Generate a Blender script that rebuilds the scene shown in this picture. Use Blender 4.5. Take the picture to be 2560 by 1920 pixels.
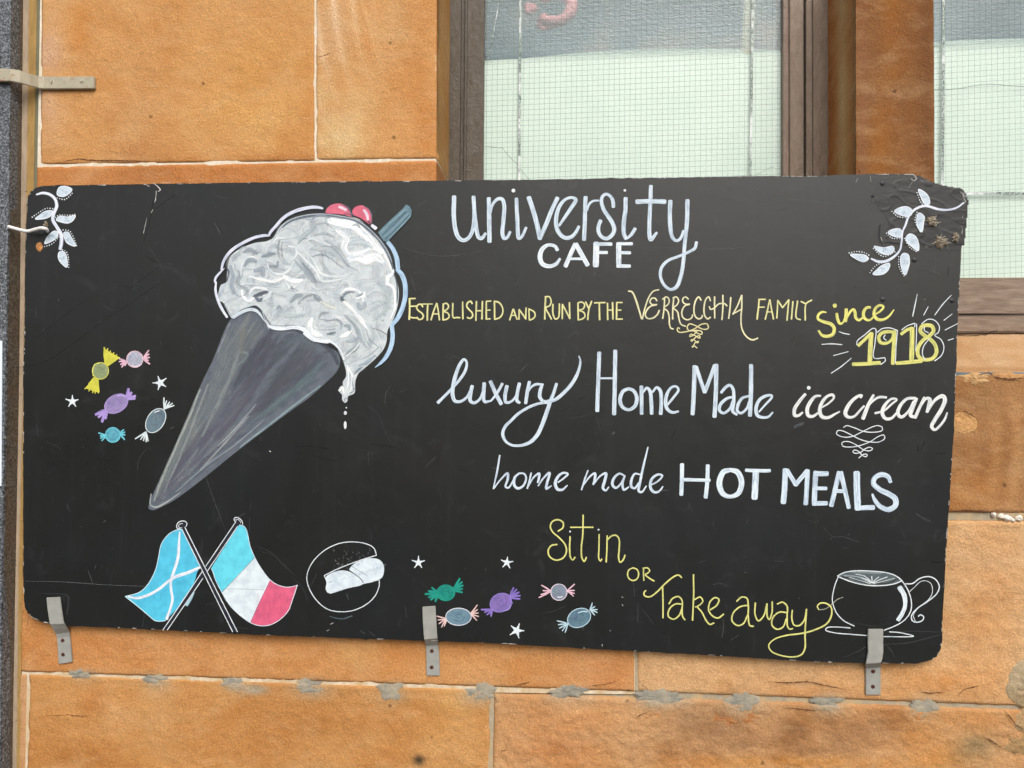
import bpy, bmesh, math, random
from mathutils import Vector, Matrix, noise, Euler
from mathutils.geometry import tessellate_polygon
R = math.radians
random.seed(7)
scene = bpy.context.scene
for o in list(bpy.data.objects):
    bpy.data.objects.remove(o)

# ------------------------------------------------------------------ camera
F_PX, W_PX, H_PX = 1924.0, 2560.0, 1920.0
CAM_LOC = Vector((0.15, -2.0, 1.5))
CAM_ROT = (Matrix.Rotation(R(4.4), 3, 'Z') @ Matrix.Rotation(R(91.2), 3, 'X') @ Matrix.Rotation(R(0.4), 3, 'Z'))
cam_data = bpy.data.cameras.new('camera')
cam = bpy.data.objects.new('camera', cam_data)
scene.collection.objects.link(cam)
cam.location = CAM_LOC
cam.rotation_euler = CAM_ROT.to_euler()
cam_data.sensor_width = 36.0
cam_data.lens = 36.0 * F_PX / W_PX
cam_data.clip_start = 0.02
cam_data.clip_end = 500.0
scene.camera = cam

# ------------------------------------------------------------------ world, sun, exposure
SUN_EL, SUN_AZ = 44.0, 18.0        # azimuth: degrees to the right of straight behind the camera
world = bpy.data.worlds.new('World')
scene.world = world
world.use_nodes = True
wn, wl = world.node_tree.nodes, world.node_tree.links
wn.clear()
w_out = wn.new('ShaderNodeOutputWorld')
w_bg = wn.new('ShaderNodeBackground')
w_bg.inputs['Strength'].default_value = 0.15
w_sky = wn.new('ShaderNodeTexSky')
w_sky.sky_type = 'NISHITA'
w_sky.sun_disc = False
w_sky.sun_elevation = R(SUN_EL)
w_sky.sun_rotation = R(180 - SUN_AZ)
w_sky.dust_density = 6.0
w_sky.air_density = 1.2
w_sky.ozone_density = 0.5
w_hsv = wn.new('ShaderNodeHueSaturation')      # overcast: the cloud layer takes most of the blue out
w_hsv.inputs['Saturation'].default_value = 0.34
wl.new(w_sky.outputs[0], w_hsv.inputs['Color'])
wl.new(w_hsv.outputs[0], w_bg.inputs['Color'])
wl.new(w_bg.outputs[0], w_out.inputs['Surface'])

sun_data = bpy.data.lights.new('sun', 'SUN')
sun_data.energy = 0.9
sun_data.angle = R(38)
sun_data.color = (1.0, 0.965, 0.92)
sun = bpy.data.objects.new('sun', sun_data)
scene.collection.objects.link(sun)
sd = Vector((math.sin(R(SUN_AZ)) * math.cos(R(SUN_EL)), -math.cos(R(SUN_AZ)) * math.cos(R(SUN_EL)), math.sin(R(SUN_EL))))
sun.rotation_euler = sd.to_track_quat('Z', 'Y').to_euler()
sun.location = sd * 20

scene.view_settings.view_transform = 'Standard'
scene.view_settings.look = 'None'
scene.view_settings.gamma = 1.0
scene.view_settings.use_curve_mapping = False
scene.view_settings.exposure = 0.10
scene.cycles.transparent_max_bounces = 40
scene.cycles.max_bounces = 8
scene.cycles.use_denoising = True

# ------------------------------------------------------------------ measuring: a pixel of the photograph seen on a plane y = const
def P(px, py, y):
    d = CAM_ROT @ Vector(((px - W_PX / 2) / F_PX, -(py - H_PX / 2) / F_PX, -1.0))
    t = (y - CAM_LOC.y) / d.y
    return CAM_LOC + d * t
K = 640.0 / 2212.0
KH = 320.0 / 2212.0
TILES = {}
for _c in range(4):
    for _r in range(4):
        TILES['%d%d' % (_c, _r)] = (_c * 640.0, _r * 480.0, K)
TILES.update(H1=(500, 480, KH), H2=(760, 480, KH), H3=(500, 660, KH), H4=(760, 700, KH), H5=(360, 1060, KH),
             H6=(480, 820, KH), H7=(300, 1280, KH), H8=(480, 1340, KH), S=(0, 0, 1.0))
def pts(tile, s):
    ox, oy, k = TILES[tile]
    if isinstance(s, str):
        s = [tuple(float(v) for v in q.split(',')) for q in s.split()]
    return [(ox + k * x, oy + k * y) for x, y in s]

def lin(c):
    return tuple(((v / 255.0) / 12.92 if v <= 10.3 else (((v / 255.0) + 0.055) / 1.055) ** 2.4) for v in c)

# ------------------------------------------------------------------ object helpers
def empty(name, loc=(0, 0, 0)):
    o = bpy.data.objects.new(name, None)
    scene.collection.objects.link(o)
    o.location = loc
    o.empty_display_size = 0.05
    return o
def tag(o, label=None, cat=None, group=None, kind=None):
    if label: o['label'] = label
    if cat: o['category'] = cat
    if group: o['group'] = group
    if kind: o['kind'] = kind
    return o
def link(name, me, mat, parent=None):
    o = bpy.data.objects.new(name, me)
    scene.collection.objects.link(o)
    if mat is not None:
        for m in (mat if isinstance(mat, (list, tuple)) else [mat]):
            me.materials.append(m)
    if parent is not None:
        o.parent = parent
        o.matrix_parent_inverse = Matrix.Translation(-Vector(parent.location))
    return o
def mesh_from(name, verts, faces, smooth=False):
    me = bpy.data.meshes.new(name)
    me.from_pydata([tuple(v) for v in verts], [], faces)
    me.update()
    if smooth:
        me.polygons.foreach_set('use_smooth', [True] * len(me.polygons))
    return me
def prism(name, outline, y_front, thick, mat, parent=None, bevel=0.0):
    """front outline in photo pixels on plane y_front, extruded thick metres away from the camera"""
    n = len(outline)
    f = [P(x, y, y_front) for x, y in outline]
    b = [Vector((v.x, y_front + thick, v.z)) for v in f]
    area = sum(f[i].x * f[(i + 1) % n].z - f[(i + 1) % n].x * f[i].z for i in range(n))
    idx = list(range(n)) if area > 0 else list(range(n))[::-1]
    faces = [idx, [n + i for i in idx[::-1]]]
    for a in range(n):
        i, j = idx[a], idx[(a + 1) % n]
        faces.append([j, i, n + i, n + j])
    me = mesh_from(name, f + b, faces)
    if bevel:
        bm = bmesh.new(); bm.from_mesh(me)
        ed = [e for e in bm.edges if all(abs(v.co.y - y_front) < 1e-6 for v in e.verts)]
        bmesh.ops.bevel(bm, geom=ed, offset=bevel, segments=2, affect='EDGES')
        bm.to_mesh(me); bm.free()
    return link(name, me, mat, parent)
def box(name, x0, x1, y0, y1, z0, z1, mat, parent=None, bevel=0.0):
    bm = bmesh.new()
    bmesh.ops.create_cube(bm, size=1)
    for v in bm.verts:
        v.co = Vector((x0 + (v.co.x + .5) * (x1 - x0), y0 + (v.co.y + .5) * (y1 - y0), z0 + (v.co.z + .5) * (z1 - z0)))
    if bevel:
        bmesh.ops.bevel(bm, geom=bm.edges[:], offset=bevel, segments=2, affect='EDGES')
    me = bpy.data.meshes.new(name); bm.to_mesh(me); bm.free()
    return link(name, me, mat, parent)

# ------------------------------------------------------------------ material helpers
def new_mat(name):
    m = bpy.data.materials.new(name)
    m.use_nodes = True
    nt = m.node_tree
    nt.nodes.clear()
    out = nt.nodes.new('ShaderNodeOutputMaterial')
    return m, nt, out
class NT:
    def __init__(s, nt): s.nt = nt
    def n(s, t, **kw):
        nd = s.nt.nodes.new(t)
        for k, v in kw.items():
            if k in ('ins',):
                for a, b in v.items(): nd.inputs[a].default_value = b
            else: setattr(nd, k, v)
        return nd
    def l(s, a, b): s.nt.links.new(a, b)
    def noise(s, vec, scale, detail=3.0, rough=0.55, dist=0.0, dims='3D'):
        nd = s.n('ShaderNodeTexNoise', noise_dimensions=dims)
        nd.inputs['Scale'].default_value = scale; nd.inputs['Detail'].default_value = detail
        nd.inputs['Roughness'].default_value = rough; nd.inputs['Distortion'].default_value = dist
        if vec is not None: s.l(vec, nd.inputs['Vector'])
        return nd.outputs['Fac']
    def ramp(s, fac, stops):
        nd = s.n('ShaderNodeValToRGB')
        el = nd.color_ramp.elements
        while len(el) < len(stops): el.new(0.5)
        for e, (p, c) in zip(el, stops):
            e.position = p; e.color = (c[0], c[1], c[2], 1) if isinstance(c, (tuple, list)) else (c, c, c, 1)
        s.l(fac, nd.inputs['Fac'])
        return nd.outputs['Color']
    def mix(s, fac, a, b, mode='MIX'):
        nd = s.n('ShaderNodeMix', data_type='RGBA', blend_type=mode)
        for i, v in ((0, fac), (6, a), (7, b)):
            if hasattr(v, 'is_output'): s.l(v, nd.inputs[i])
            elif i == 0: nd.inputs[0].default_value = v
            else: nd.inputs[i].default_value = (v[0], v[1], v[2], 1)
        return nd.outputs[2]
    def math(s, op, a, b=0.0, c=0.0, clamp=False):
        nd = s.n('ShaderNodeMath', operation=op, use_clamp=clamp)
        for i, v in ((0, a), (1, b), (2, c)):
            if hasattr(v, 'is_output'): s.l(v, nd.inputs[i])
            else: nd.inputs[i].default_value = v
        return nd.outputs[0]
    def mapping(s, vec, scale=(1, 1, 1), rot=(0, 0, 0)):
        nd = s.n('ShaderNodeMapping')
        nd.inputs['Scale'].default_value = scale; nd.inputs['Rotation'].default_value = rot
        s.l(vec, nd.inputs['Vector'])
        return nd.outputs[0]
    def bump(s, height, strength=0.3, dist=0.002, normal=None):
        nd = s.n('ShaderNodeBump')
        nd.inputs['Strength'].default_value = strength; nd.inputs['Distance'].default_value = dist
        s.l(height, nd.inputs['Height'])
        if normal is not None: s.l(normal, nd.inputs['Normal'])
        return nd.outputs[0]
    def bsdf(s, out, color, rough=0.6, normal=None, spec=0.5, metal=0.0, **kw):
        nd = s.n('ShaderNodeBsdfPrincipled')
        for k, v in (('Base Color', color), ('Roughness', rough), ('Specular IOR Level', spec), ('Metallic', metal)):
            if hasattr(v, 'is_output'): s.l(v, nd.inputs[k])
            elif k == 'Base Color': nd.inputs[k].default_value = (v[0], v[1], v[2], 1)
            else: nd.inputs[k].default_value = v
        for k, v in kw.items():
            nd.inputs[k.replace('_', ' ')].default_value = v
        if normal is not None: s.l(normal, nd.inputs['Normal'])
        if out is not None: s.l(nd.outputs[0], out.inputs['Surface'])
        return nd.outputs[0]
    def pos(s):
        return s.n('ShaderNodeNewGeometry').outputs['Position']

def simple_mat(name, rgb, rough=0.6, var=0.25, scale=60, bump=0.15, spec=0.5, metal=0.0, dist=0.001):
    m, nt, out = new_mat(name); g = NT(nt)
    p = g.pos()
    f = g.noise(p, scale, 4)
    c = g.ramp(f, [(0.3, tuple(v * (1 - var) for v in rgb)), (0.7, tuple(min(1, v * (1 + var)) for v in rgb))])
    g.bsdf(out, c, rough, g.bump(g.noise(p, scale * 3, 4), bump, dist), spec, metal)
    return m
# ------------------------------------------------------------------ materials
def stone_material():
    m, nt, out = new_mat('sandstone'); g = NT(nt)
    p = g.pos()
    tint = g.n('ShaderNodeAttribute', attribute_name='tint').outputs['Color']
    a = g.noise(p, 5.0, 5, 0.6, 0.6)
    tint = g.mix(1.0, tint, (0.93, 0.92, 0.94), 'MULTIPLY')
    c1 = g.mix(g.math('MULTIPLY', g.ramp(a, [(0.42, 0.0), (0.64, 1.0)]), 0.6), tint, g.mix(1.0, tint, (0.84, 0.68, 0.48), 'MULTIPLY'))
    b = g.noise(g.mapping(p, (1.0, 1.0, 2.2)), 9.0, 6, 0.62, 0.4)
    c2 = g.mix(g.math('MULTIPLY', g.ramp(b, [(0.48, 0.0), (0.68, 1.0)]), 0.42), c1, g.mix(0.5, tint, lin((206, 172, 130))))
    d = g.noise(p, 17.0, 5, 0.7, 0.3)
    c3 = g.mix(g.math('MULTIPLY', g.ramp(d, [(0.55, 0.0), (0.78, 1.0)]), 0.30), c2, g.mix(1.0, tint, (0.50, 0.42, 0.38), 'MULTIPLY'))
    # mottled grain
    gr = g.noise(p, 190.0, 3, 0.6)
    c4 = g.mix(0.34, c3, g.ramp(gr, [(0.28, (0.60, 0.56, 0.52)), (0.5, (1, 1, 1)), (0.72, (1.35, 1.40, 1.46))]), 'MULTIPLY')
    gr2 = g.noise(p, 420.0, 2, 0.5)
    c5 = g.mix(0.42, c4, g.ramp(gr2, [(0.34, (0.62, 0.58, 0.54)), (0.52, (1, 1, 1)), (0.68, (1.35, 1.42, 1.5))]), 'MULTIPLY')
    # small dark iron pits
    v = g.n('ShaderNodeTexVoronoi'); v.inputs['Scale'].default_value = 11.0; v.inputs['Randomness'].default_value = 1.0
    g.l(p, v.inputs['Vector'])
    pit = g.ramp(v.outputs['Distance'], [(0.035, 0.35), (0.07, 1.0)])
    c6 = g.mix(0.8, c5, pit, 'MULTIPLY')
    h1 = g.bump(gr, 0.8, 0.0022)
    h2 = g.bump(g.noise(p, 48.0, 7, 0.68, 0.3), 0.6, 0.006, h1)
    h3 = g.bump(g.math('MULTIPLY', pit, 1.0), 0.5, 0.003, h2)
    g.bsdf(out, c6, 0.88, h3, 0.25)
    return m
M_STONE = stone_material()

def mortar_material(name, rgb, rgb2, scale=70):
    m, nt, out = new_mat(name); g = NT(nt); p = g.pos()
    a = g.noise(p, scale, 5, 0.6)
    s = g.noise(g.mapping(p, (1, 1, 0.35)), 24.0, 4, 0.6)
    c = g.mix(g.ramp(s, [(0.42, 0.0), (0.62, 1.0)]), g.ramp(a, [(0.3, tuple(v * .75 for v in rgb)), (0.65, rgb)]), rgb2)
    g.bsdf(out, c, 0.9, g.bump(a, 0.5, 0.002), 0.25)
    return m
M_MORTAR_WHITE = mortar_material('white_pointing', lin((236, 224, 206)), lin((214, 198, 170)))
M_MORTAR_PALE = mortar_material('pale_pointing', lin((222, 204, 176)), lin((196, 168, 128)))
M_MORTAR_GREY = mortar_material('grey_pointing', lin((172, 160, 138)), lin((186, 160, 122)))
M_CEMENT = mortar_material('grey_cement', lin((146, 142, 130)), lin((164, 154, 134)), 110)
M_DEBRIS = simple_mat('white_debris', lin((226, 218, 204)), 0.8, 0.2, 200, 0.3)

def granite_material(name, tones, brown=0.0):
    m, nt, out = new_mat(name); g = NT(nt); p = g.pos()
    a = g.noise(p, 170, 4, 0.75, 0.2)
    c = g.ramp(a, tones)
    b = g.noise(p, 9, 4)
    c = g.mix(g.math('MULTIPLY', g.ramp(b, [(0.35, 0.0), (0.7, 1.0)]), brown), c, lin((96, 72, 50)))
    sp = g.noise(p, 360, 2, 0.5)
    c = g.mix(0.6, c, g.ramp(sp, [(0.3, (.5, .5, .5)), (0.6, (1.1, 1.1, 1.1)), (.75, (1.6, 1.6, 1.6))]), 'MULTIPLY')
    g.bsdf(out, c, 0.5, g.bump(a, 0.25, 0.001), 0.5)
    return m
M_GRANITE = granite_material('grey_granite', [(0.36, lin((22, 24, 26))), (0.5, lin((84, 88, 92))), (0.66, lin((160, 166, 174)))])
M_GRANITE_SIDE = granite_material('weathered_granite', [(0.34, lin((36, 32, 28))), (0.52, lin((96, 88, 78))), (0.7, lin((140, 132, 120)))], 0.45)

def strip_material(name, rgb):
    m, nt, out = new_mat(name); g = NT(nt); p = g.pos()
    a = g.noise(g.mapping(p, (1, 1, .25)), 60, 5, 0.7, 0.5)
    cr = g.noise(g.mapping(p, (1, 1, 4.0)), 22, 4, 0.6)
    c = g.ramp(a, [(0.3, tuple(v * .7 for v in rgb)), (0.62, rgb)])
    c = g.mix(1.0, c, g.ramp(cr, [(0.30, (.55, .5, .42)), (0.36, (1, 1, 1))]), 'MULTIPLY')
    g.bsdf(out, c, 0.75, g.bump(a, 0.4, 0.002), 0.3)
    return m
M_CREAM = strip_material('cream_render', lin((180, 160, 136)))
M_OCHRE = strip_material('ochre_render', lin((172, 138, 82)))
M_SEAL = strip_material('grey_green_sealant', lin((118, 116, 94)))

def frame_material(name, rgb, rgb2):
    m, nt, out = new_mat(name); g = NT(nt); p = g.pos()
    a = g.noise(g.mapping(p, (1, 1, 0.3)), 60, 6, 0.7, 0.5)
    c = g.mix(g.ramp(a, [(0.4, 0.0), (0.68, 1.0)]), rgb, rgb2)
    b = g.noise(p, 90, 4, 0.7)
    c = g.mix(g.ramp(b, [(0.64, 0.0), (0.68, 0.7)]), c, lin((56, 49, 43)))
    c = g.mix(g.ramp(g.noise(p, 120, 3, 0.6), [(0.73, 0.0), (0.76, 0.8)]), c, lin((196, 184, 170)))
    h = g.noise(p, 38, 6, 0.75, 0.6)
    nrm = g.bump(h, 0.8, 0.004, g.bump(a, 0.3, 0.002))
    g.bsdf(out, c, 0.5, nrm, 0.45)
    return m
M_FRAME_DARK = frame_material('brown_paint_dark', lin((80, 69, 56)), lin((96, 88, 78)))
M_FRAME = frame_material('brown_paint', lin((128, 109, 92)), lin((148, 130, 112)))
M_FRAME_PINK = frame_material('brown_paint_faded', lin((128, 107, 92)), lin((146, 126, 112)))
def frame_h_material():
    m, nt, out = new_mat('brown_sill_paint'); g = NT(nt); p = g.pos()
    a = g.noise(g.mapping(p, (0.25, 1, 1.6)), 55, 6, 0.65)
    c = g.mix(g.ramp(a, [(0.35, 0.0), (0.65, 1.0)]), lin((118, 97, 82)), lin((148, 130, 112)))
    b = g.noise(g.mapping(p, (0.2, 1, 2.5)), 30, 4, 0.6)
    c = g.mix(1.0, c, g.ramp(b, [(0.30, (.4, .36, .32)), (0.34, (1, 1, 1))]), 'MULTIPLY')
    g.bsdf(out, c, 0.55, g.bump(a, 0.6, 0.003), 0.4)
    return m
M_SILL = frame_h_material()

def board_material():
    m, nt, out = new_mat('black_board_paint'); g = NT(nt); p = g.pos()
    big = g.noise(p, 2.2, 4, 0.6, 0.4)
    c = g.ramp(big, [(0.3, lin((27, 27, 28))), (0.5, lin((27, 29, 28))), (0.7, lin((26, 29, 31)))])
    # chalk smudges and rubbed patches
    sm = g.noise(g.mapping(p, (1, 1, 1.6), (0, .5, 0)), 7.0, 6, 0.68, 0.7)
    c = g.mix(g.math('MULTIPLY', g.ramp(sm, [(0.58, 0.0), (0.84, 1.0)]), 0.055), c, lin((150, 156, 158)))
    vs = g.noise(g.mapping(p, (34, 1, 1.3)), 1.0, 5, 0.65, 0.3)
    c = g.mix(g.math('MULTIPLY', g.ramp(vs, [(0.54, 0.0), (0.8, 1.0)]), 0.018), c, lin((140, 146, 148)))
    sm2 = g.noise(g.mapping(p, (1.5, 1, 1), (0, -.4, 0)), 19.0, 6, 0.7, 1.0)
    c = g.mix(g.math('MULTIPLY', g.ramp(sm2, [(0.60, 0.0), (0.80, 1.0)]), 0.07), c, lin((140, 146, 148)))
    # flecks
    v = g.noise(p, 130, 2, 0.5)
    c = g.mix(g.ramp(v, [(0.775, 0.0), (0.80, 0.35)]), c, lin((140, 140, 138)))
    # scrapes: stretched noise in two directions
    for rot, thr in ((0.6, 0.735), (-0.9, 0.74), (0.1, 0.745)):
        s = g.noise(g.mapping(p, (9, 1, 210), (0, rot, 0)), 1.0, 3, 0.6, 0.25)
        msk = g.noise(p, 5.5, 2)
        fac = g.math('MULTIPLY', g.ramp(s, [(thr, 0.0), (thr + .03, 0.30)]), g.ramp(msk, [(0.45, 0.0), (0.6, 1.0)]))
        c = g.mix(fac, c, lin((128, 128, 126)))
    rough = g.ramp(g.noise(p, 4.5, 5, 0.7, 0.8), [(0.3, 0.26), (0.7, 0.38)])
    nrm = g.bump(g.noise(p, 14, 5, 0.55, 0.5), 0.12, 0.004, g.bump(g.noise(p, 320, 2), 0.10, 0.0005))
    g.bsdf(out, c, rough, nrm, 0.47)
    return m
M_BOARD = board_material()
M_BOARD_EDGE = simple_mat('chipped_plywood_edge', lin((70, 62, 54)), 0.8, 0.5, 90, 0.3)
def tape_material():
    m, nt, out = new_mat('black_gaffer_tape'); g = NT(nt); p = g.pos()
    w = g.noise(g.mapping(p, (1, 1, 1.4), (0, 0.4, 0)), 22, 6, 0.62, 1.2)
    c = g.ramp(w, [(0.3, lin((20, 20, 20))), (0.7, lin((29, 29, 28)))])
    g.bsdf(out, c, 0.42, g.bump(w, 0.25, 0.003), 0.47)
    return m
M_TAPE = tape_material()

def paint_material():
    m, nt, out = new_mat('marker_paint'); g = NT(nt); p = g.pos()
    col = g.n('ShaderNodeAttribute', attribute_name='col')
    st = g.n('ShaderNodeAttribute', attribute_name='st')
    sep = g.n('ShaderNodeSeparateXYZ'); g.l(st.outputs['Vector'], sep.inputs[0])
    across, along, soft = sep.outputs
    seed = g.n('ShaderNodeAttribute', attribute_name='seed').outputs['Fac']
    cmb = g.n('ShaderNodeCombineXYZ')
    g.l(g.math('MULTIPLY', across, 2.6), cmb.inputs[0]); g.l(g.math('MULTIPLY', along, 26.0), cmb.inputs[1]); g.l(seed, cmb.inputs[2])
    streak = g.noise(cmb.outputs[0], 1.0, 4, 0.6, 0.3)
    spk = g.noise(p, 260, 3, 0.6)
    pat = g.noise(p, 38, 3, 0.6)
    edge = g.math('SUBTRACT', 1.0, g.math('ABSOLUTE', across))
    e2 = g.math('ADD', edge, g.math('MULTIPLY', g.math('SUBTRACT', g.math('ADD', g.math('MULTIPLY', streak, .75), g.math('MULTIPLY', spk, .25)), 0.5), g.math('ADD', g.math('MULTIPLY', soft, 0.7), 0.22)))
    al = g.math('DIVIDE', e2, g.math('MAXIMUM', soft, 0.1), clamp=True)
    thin = g.ramp(g.math('ADD', g.math('MULTIPLY', streak, .7), g.math('MULTIPLY', pat, .3)), [(0.33, 0.70), (0.52, 1.0)])
    al = g.math('MULTIPLY', g.math('MULTIPLY', al, thin), col.outputs['Alpha'])
    c = g.mix(1.0, col.outputs['Color'], g.ramp(streak, [(0.32, (0.70, 0.77, 0.85)), (0.5, (0.94, .96, .98)), (0.68, (1.12, 1.10, 1.08))]), 'MULTIPLY')
    c = g.mix(0.5, c, g.ramp(pat, [(0.35, (0.86, 0.90, 0.95)), (0.6, (1.05, 1.03, 1.0))]), 'MULTIPLY')
    nrm = g.bump(streak, 0.18, 0.0005)
    sh = g.bsdf(None, c, 0.5, nrm, 0.45)
    tr = g.n('ShaderNodeBsdfTransparent')
    mx = g.n('ShaderNodeMixShader'); g.l(al, mx.inputs[0]); g.l(tr.outputs[0], mx.inputs[1]); g.l(sh, mx.inputs[2])
    g.l(mx.outputs[0], out.inputs['Surface'])
    return m
M_PAINT = paint_material()

def bracket_material(name, rgb, rust=0.7):
    m, nt, out = new_mat(name); g = NT(nt); p = g.pos()
    a = g.noise(p, 40, 5, 0.6)
    c = g.ramp(a, [(0.3, tuple(v * .82 for v in rgb)), (0.65, rgb)])
    r = g.noise(p, 30, 6, 0.7, 0.3)
    c = g.mix(g.ramp(r, [(rust - .05, 0.0), (rust + .04, 0.75)]), c, lin((150, 104, 62)))
    g.bsdf(out, c, 0.5, g.bump(g.noise(p, 90, 4), 0.35, 0.001), 0.5)
    return m
M_BRACKET = bracket_material('grey_bracket_paint', lin((158, 158, 152)), 0.74)
M_BRACKET2 = bracket_material('stone_grey_bracket_paint', lin((176, 168, 146)), 0.62)
M_RUST = simple_mat('rusty_screw', lin((92, 54, 42)), 0.6, 0.4, 300, 0.5, metal=0.2)
M_BLACK_SCREW = simple_mat('black_screw', lin((40, 42, 44)), 0.35, 0.2, 300, 0.3)
M_DARK = simple_mat('dark_recess', lin((20, 18, 16)), 0.9, 0.2, 50, 0.1)
M_PLY = simple_mat('bare_plywood', lin((176, 122, 70)), 0.8, 0.35, 120, 0.5)
M_CORD = simple_mat('white_cord', lin((226, 222, 220)), 0.55, 0.1, 80, 0.2)
M_ROPE = simple_mat('frayed_rope', lin((206, 196, 176)), 0.9, 0.35, 300, 0.6)

def glass_material():
    m, nt, out = new_mat('wired_cast_glass'); g = NT(nt); p = g.pos()
    h = g.noise(g.mapping(p, (1, 1, 2.2)), 95, 3, 0.55, 0.3)
    nrm = g.bump(h, 0.30, 0.003)
    gl = g.n('ShaderNodeBsdfGlossy'); gl.inputs['Roughness'].default_value = 0.18
    gl.inputs['Color'].default_value = (0.95, 0.98, 1.0, 1)
    g.l(nrm, gl.inputs['Normal'])
    tr = g.n('ShaderNodeBsdfTransparent'); tr.inputs['Color'].default_value = (0.985, 1.0, 0.99, 1)
    rf = g.n('ShaderNodeBsdfRefraction'); rf.inputs['IOR'].default_value = 1.02; rf.inputs['Roughness'].default_value = 0.28
    rf.inputs['Color'].default_value = (0.92, 0.97, 0.97, 1); g.l(g.bump(h, 0.5, 0.01), rf.inputs['Normal'])
    df = g.n('ShaderNodeBsdfDiffuse'); df.inputs['Color'].default_value = (0.42, 0.50, 0.50, 1); g.l(g.bump(h, 0.9, 0.006), df.inputs['Normal'])
    # obscured cast glass above, backed by white film below
    sep = g.n('ShaderNodeSeparateXYZ'); g.l(p, sep.inputs[0])
    up = g.math('MULTIPLY', g.math('SUBTRACT', sep.outputs[2], GLASS_Z), 45.0, clamp=True)
    m0 = g.n('ShaderNodeMixShader'); m0.inputs[0].default_value = 0.28; g.l(rf.outputs[0], m0.inputs[1]); g.l(df.outputs[0], m0.inputs[2])
    m1 = g.n('ShaderNodeMixShader'); g.l(up, m1.inputs[0]); g.l(tr.outputs[0], m1.inputs[1]); g.l(m0.outputs[0], m1.inputs[2])
    fr = g.n('ShaderNodeFresnel'); fr.inputs['IOR'].default_value = 1.45
    m2 = g.n('ShaderNodeMixShader')
    g.l(g.math('MINIMUM', fr.outputs[0], 0.14), m2.inputs[0]); g.l(m1.outputs[0], m2.inputs[1]); g.l(gl.outputs[0], m2.inputs[2])
    g.l(m2.outputs[0], out.inputs['Surface'])
    return m
GLASS_Z = P(1300, 150, 0.235).z
M_GLASS = glass_material()
def film_material():
    m, nt, out = new_mat('white_window_film'); g = NT(nt); p = g.pos()
    a = g.noise(p, 3.0, 4, 0.6)
    c = g.ramp(a, [(0.35, lin((211, 227, 216))), (0.65, lin((220, 233, 223)))])
    g.bsdf(out, c, 0.6, None, 0.3)
    return m
M_FILM = film_material()
M_WIRE = simple_mat('wire_in_glass', lin((122, 140, 134)), 0.45, 0.2, 50, 0.0, metal=0.0)
def foil_material():
    m, nt, out = new_mat('silver_alarm_foil'); g = NT(nt); p = g.pos()
    a = g.noise(p, 240, 3, 0.7)
    b = g.noise(g.mapping(p, (1, 1, 1)), 9, 4, 0.7)
    c = g.mix(g.ramp(b, [(0.40, 0.0), (0.52, 1.0)]), lin((222, 228, 226)), g.ramp(a, [(0.46, lin((70, 88, 80))), (0.58, lin((186, 200, 194)))]))
    g.bsdf(out, c, 0.45, None, 0.5)
    return m
M_FOIL = foil_material()
M_CRACK = simple_mat('crack_line', lin((70, 88, 82)), 0.6, 0.1, 50, 0.0)
def interior_material():
    m, nt, out = new_mat('cafe_interior_wall'); g = NT(nt); p = g.pos()
    a = g.noise(p, 3.5, 3, 0.5, 0.5)
    c = g.ramp(a, [(0.3, lin((84, 108, 118))), (0.52, lin((128, 148, 156))), (0.72, lin((176, 168, 160)))])
    g.bsdf(out, c, 0.8)
    return m
M_INTERIOR = interior_material()
M_PAVE = simple_mat('grey_pavement', lin((66, 66, 66)), 0.85, 0.25, 12, 0.3)
M_PAPER = simple_mat('white_paper', lin((222, 232, 242)), 0.6, 0.05, 20, 0.0)

M_PINK = simple_mat('pink_enamel', lin((214, 140, 144)), 0.5, 0.25, 14, 0.0)
M_BEIGE = simple_mat('beige_strap', lin((206, 204, 182)), 0.7, 0.12, 40, 0.2)
M_FIBRE = simple_mat('dark_frayed_fibre', lin((112, 100, 84)), 0.9, 0.4, 300, 0.6)
# ------------------------------------------------------------------ ground
pave = mesh_from('pavement', [(-30, -30, 0), (30, -30, 0), (30, 0.5, 0), (-30, 0.5, 0)], [(0, 1, 2, 3)])
tag(link('pavement', pave, M_PAVE), kind='structure')

# ------------------------------------------------------------------ sandstone wall, stone by stone
WALL = empty('sandstone_wall', (0, 0, 0))
tag(WALL, 'orange sandstone ashlar wall behind the black board', 'wall')
DABS = [(202, 1683, 27, 13), (382, 1696, 27, 14), (581, 1706, 24, 13), (773, 1714, 38, 20), (975, 1728, 30, 22), (1204, 1731, 38, 22), (1422, 1729, 42, 17), (1645, 1742, 60, 17), (1858, 1752, 38, 24), (2068, 1752, 33, 20), (2308, 1764, 28, 24), (632, 1715, 26, 10)]
SMEAR = [((172, 160, 138), x + 5, y + 8, rx * 1.3, ry * 1.25, 1.0) for x, y, rx, ry in DABS]
def gauss(x, y, cx, cy, sx, sy):
    return math.exp(-((x - cx) / sx) ** 2 - ((y - cy) / sy) ** 2)
def edge_noise(a, b, seed):
    return noise.noise(Vector((a * 0.035, b * 0.035, seed)))
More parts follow.
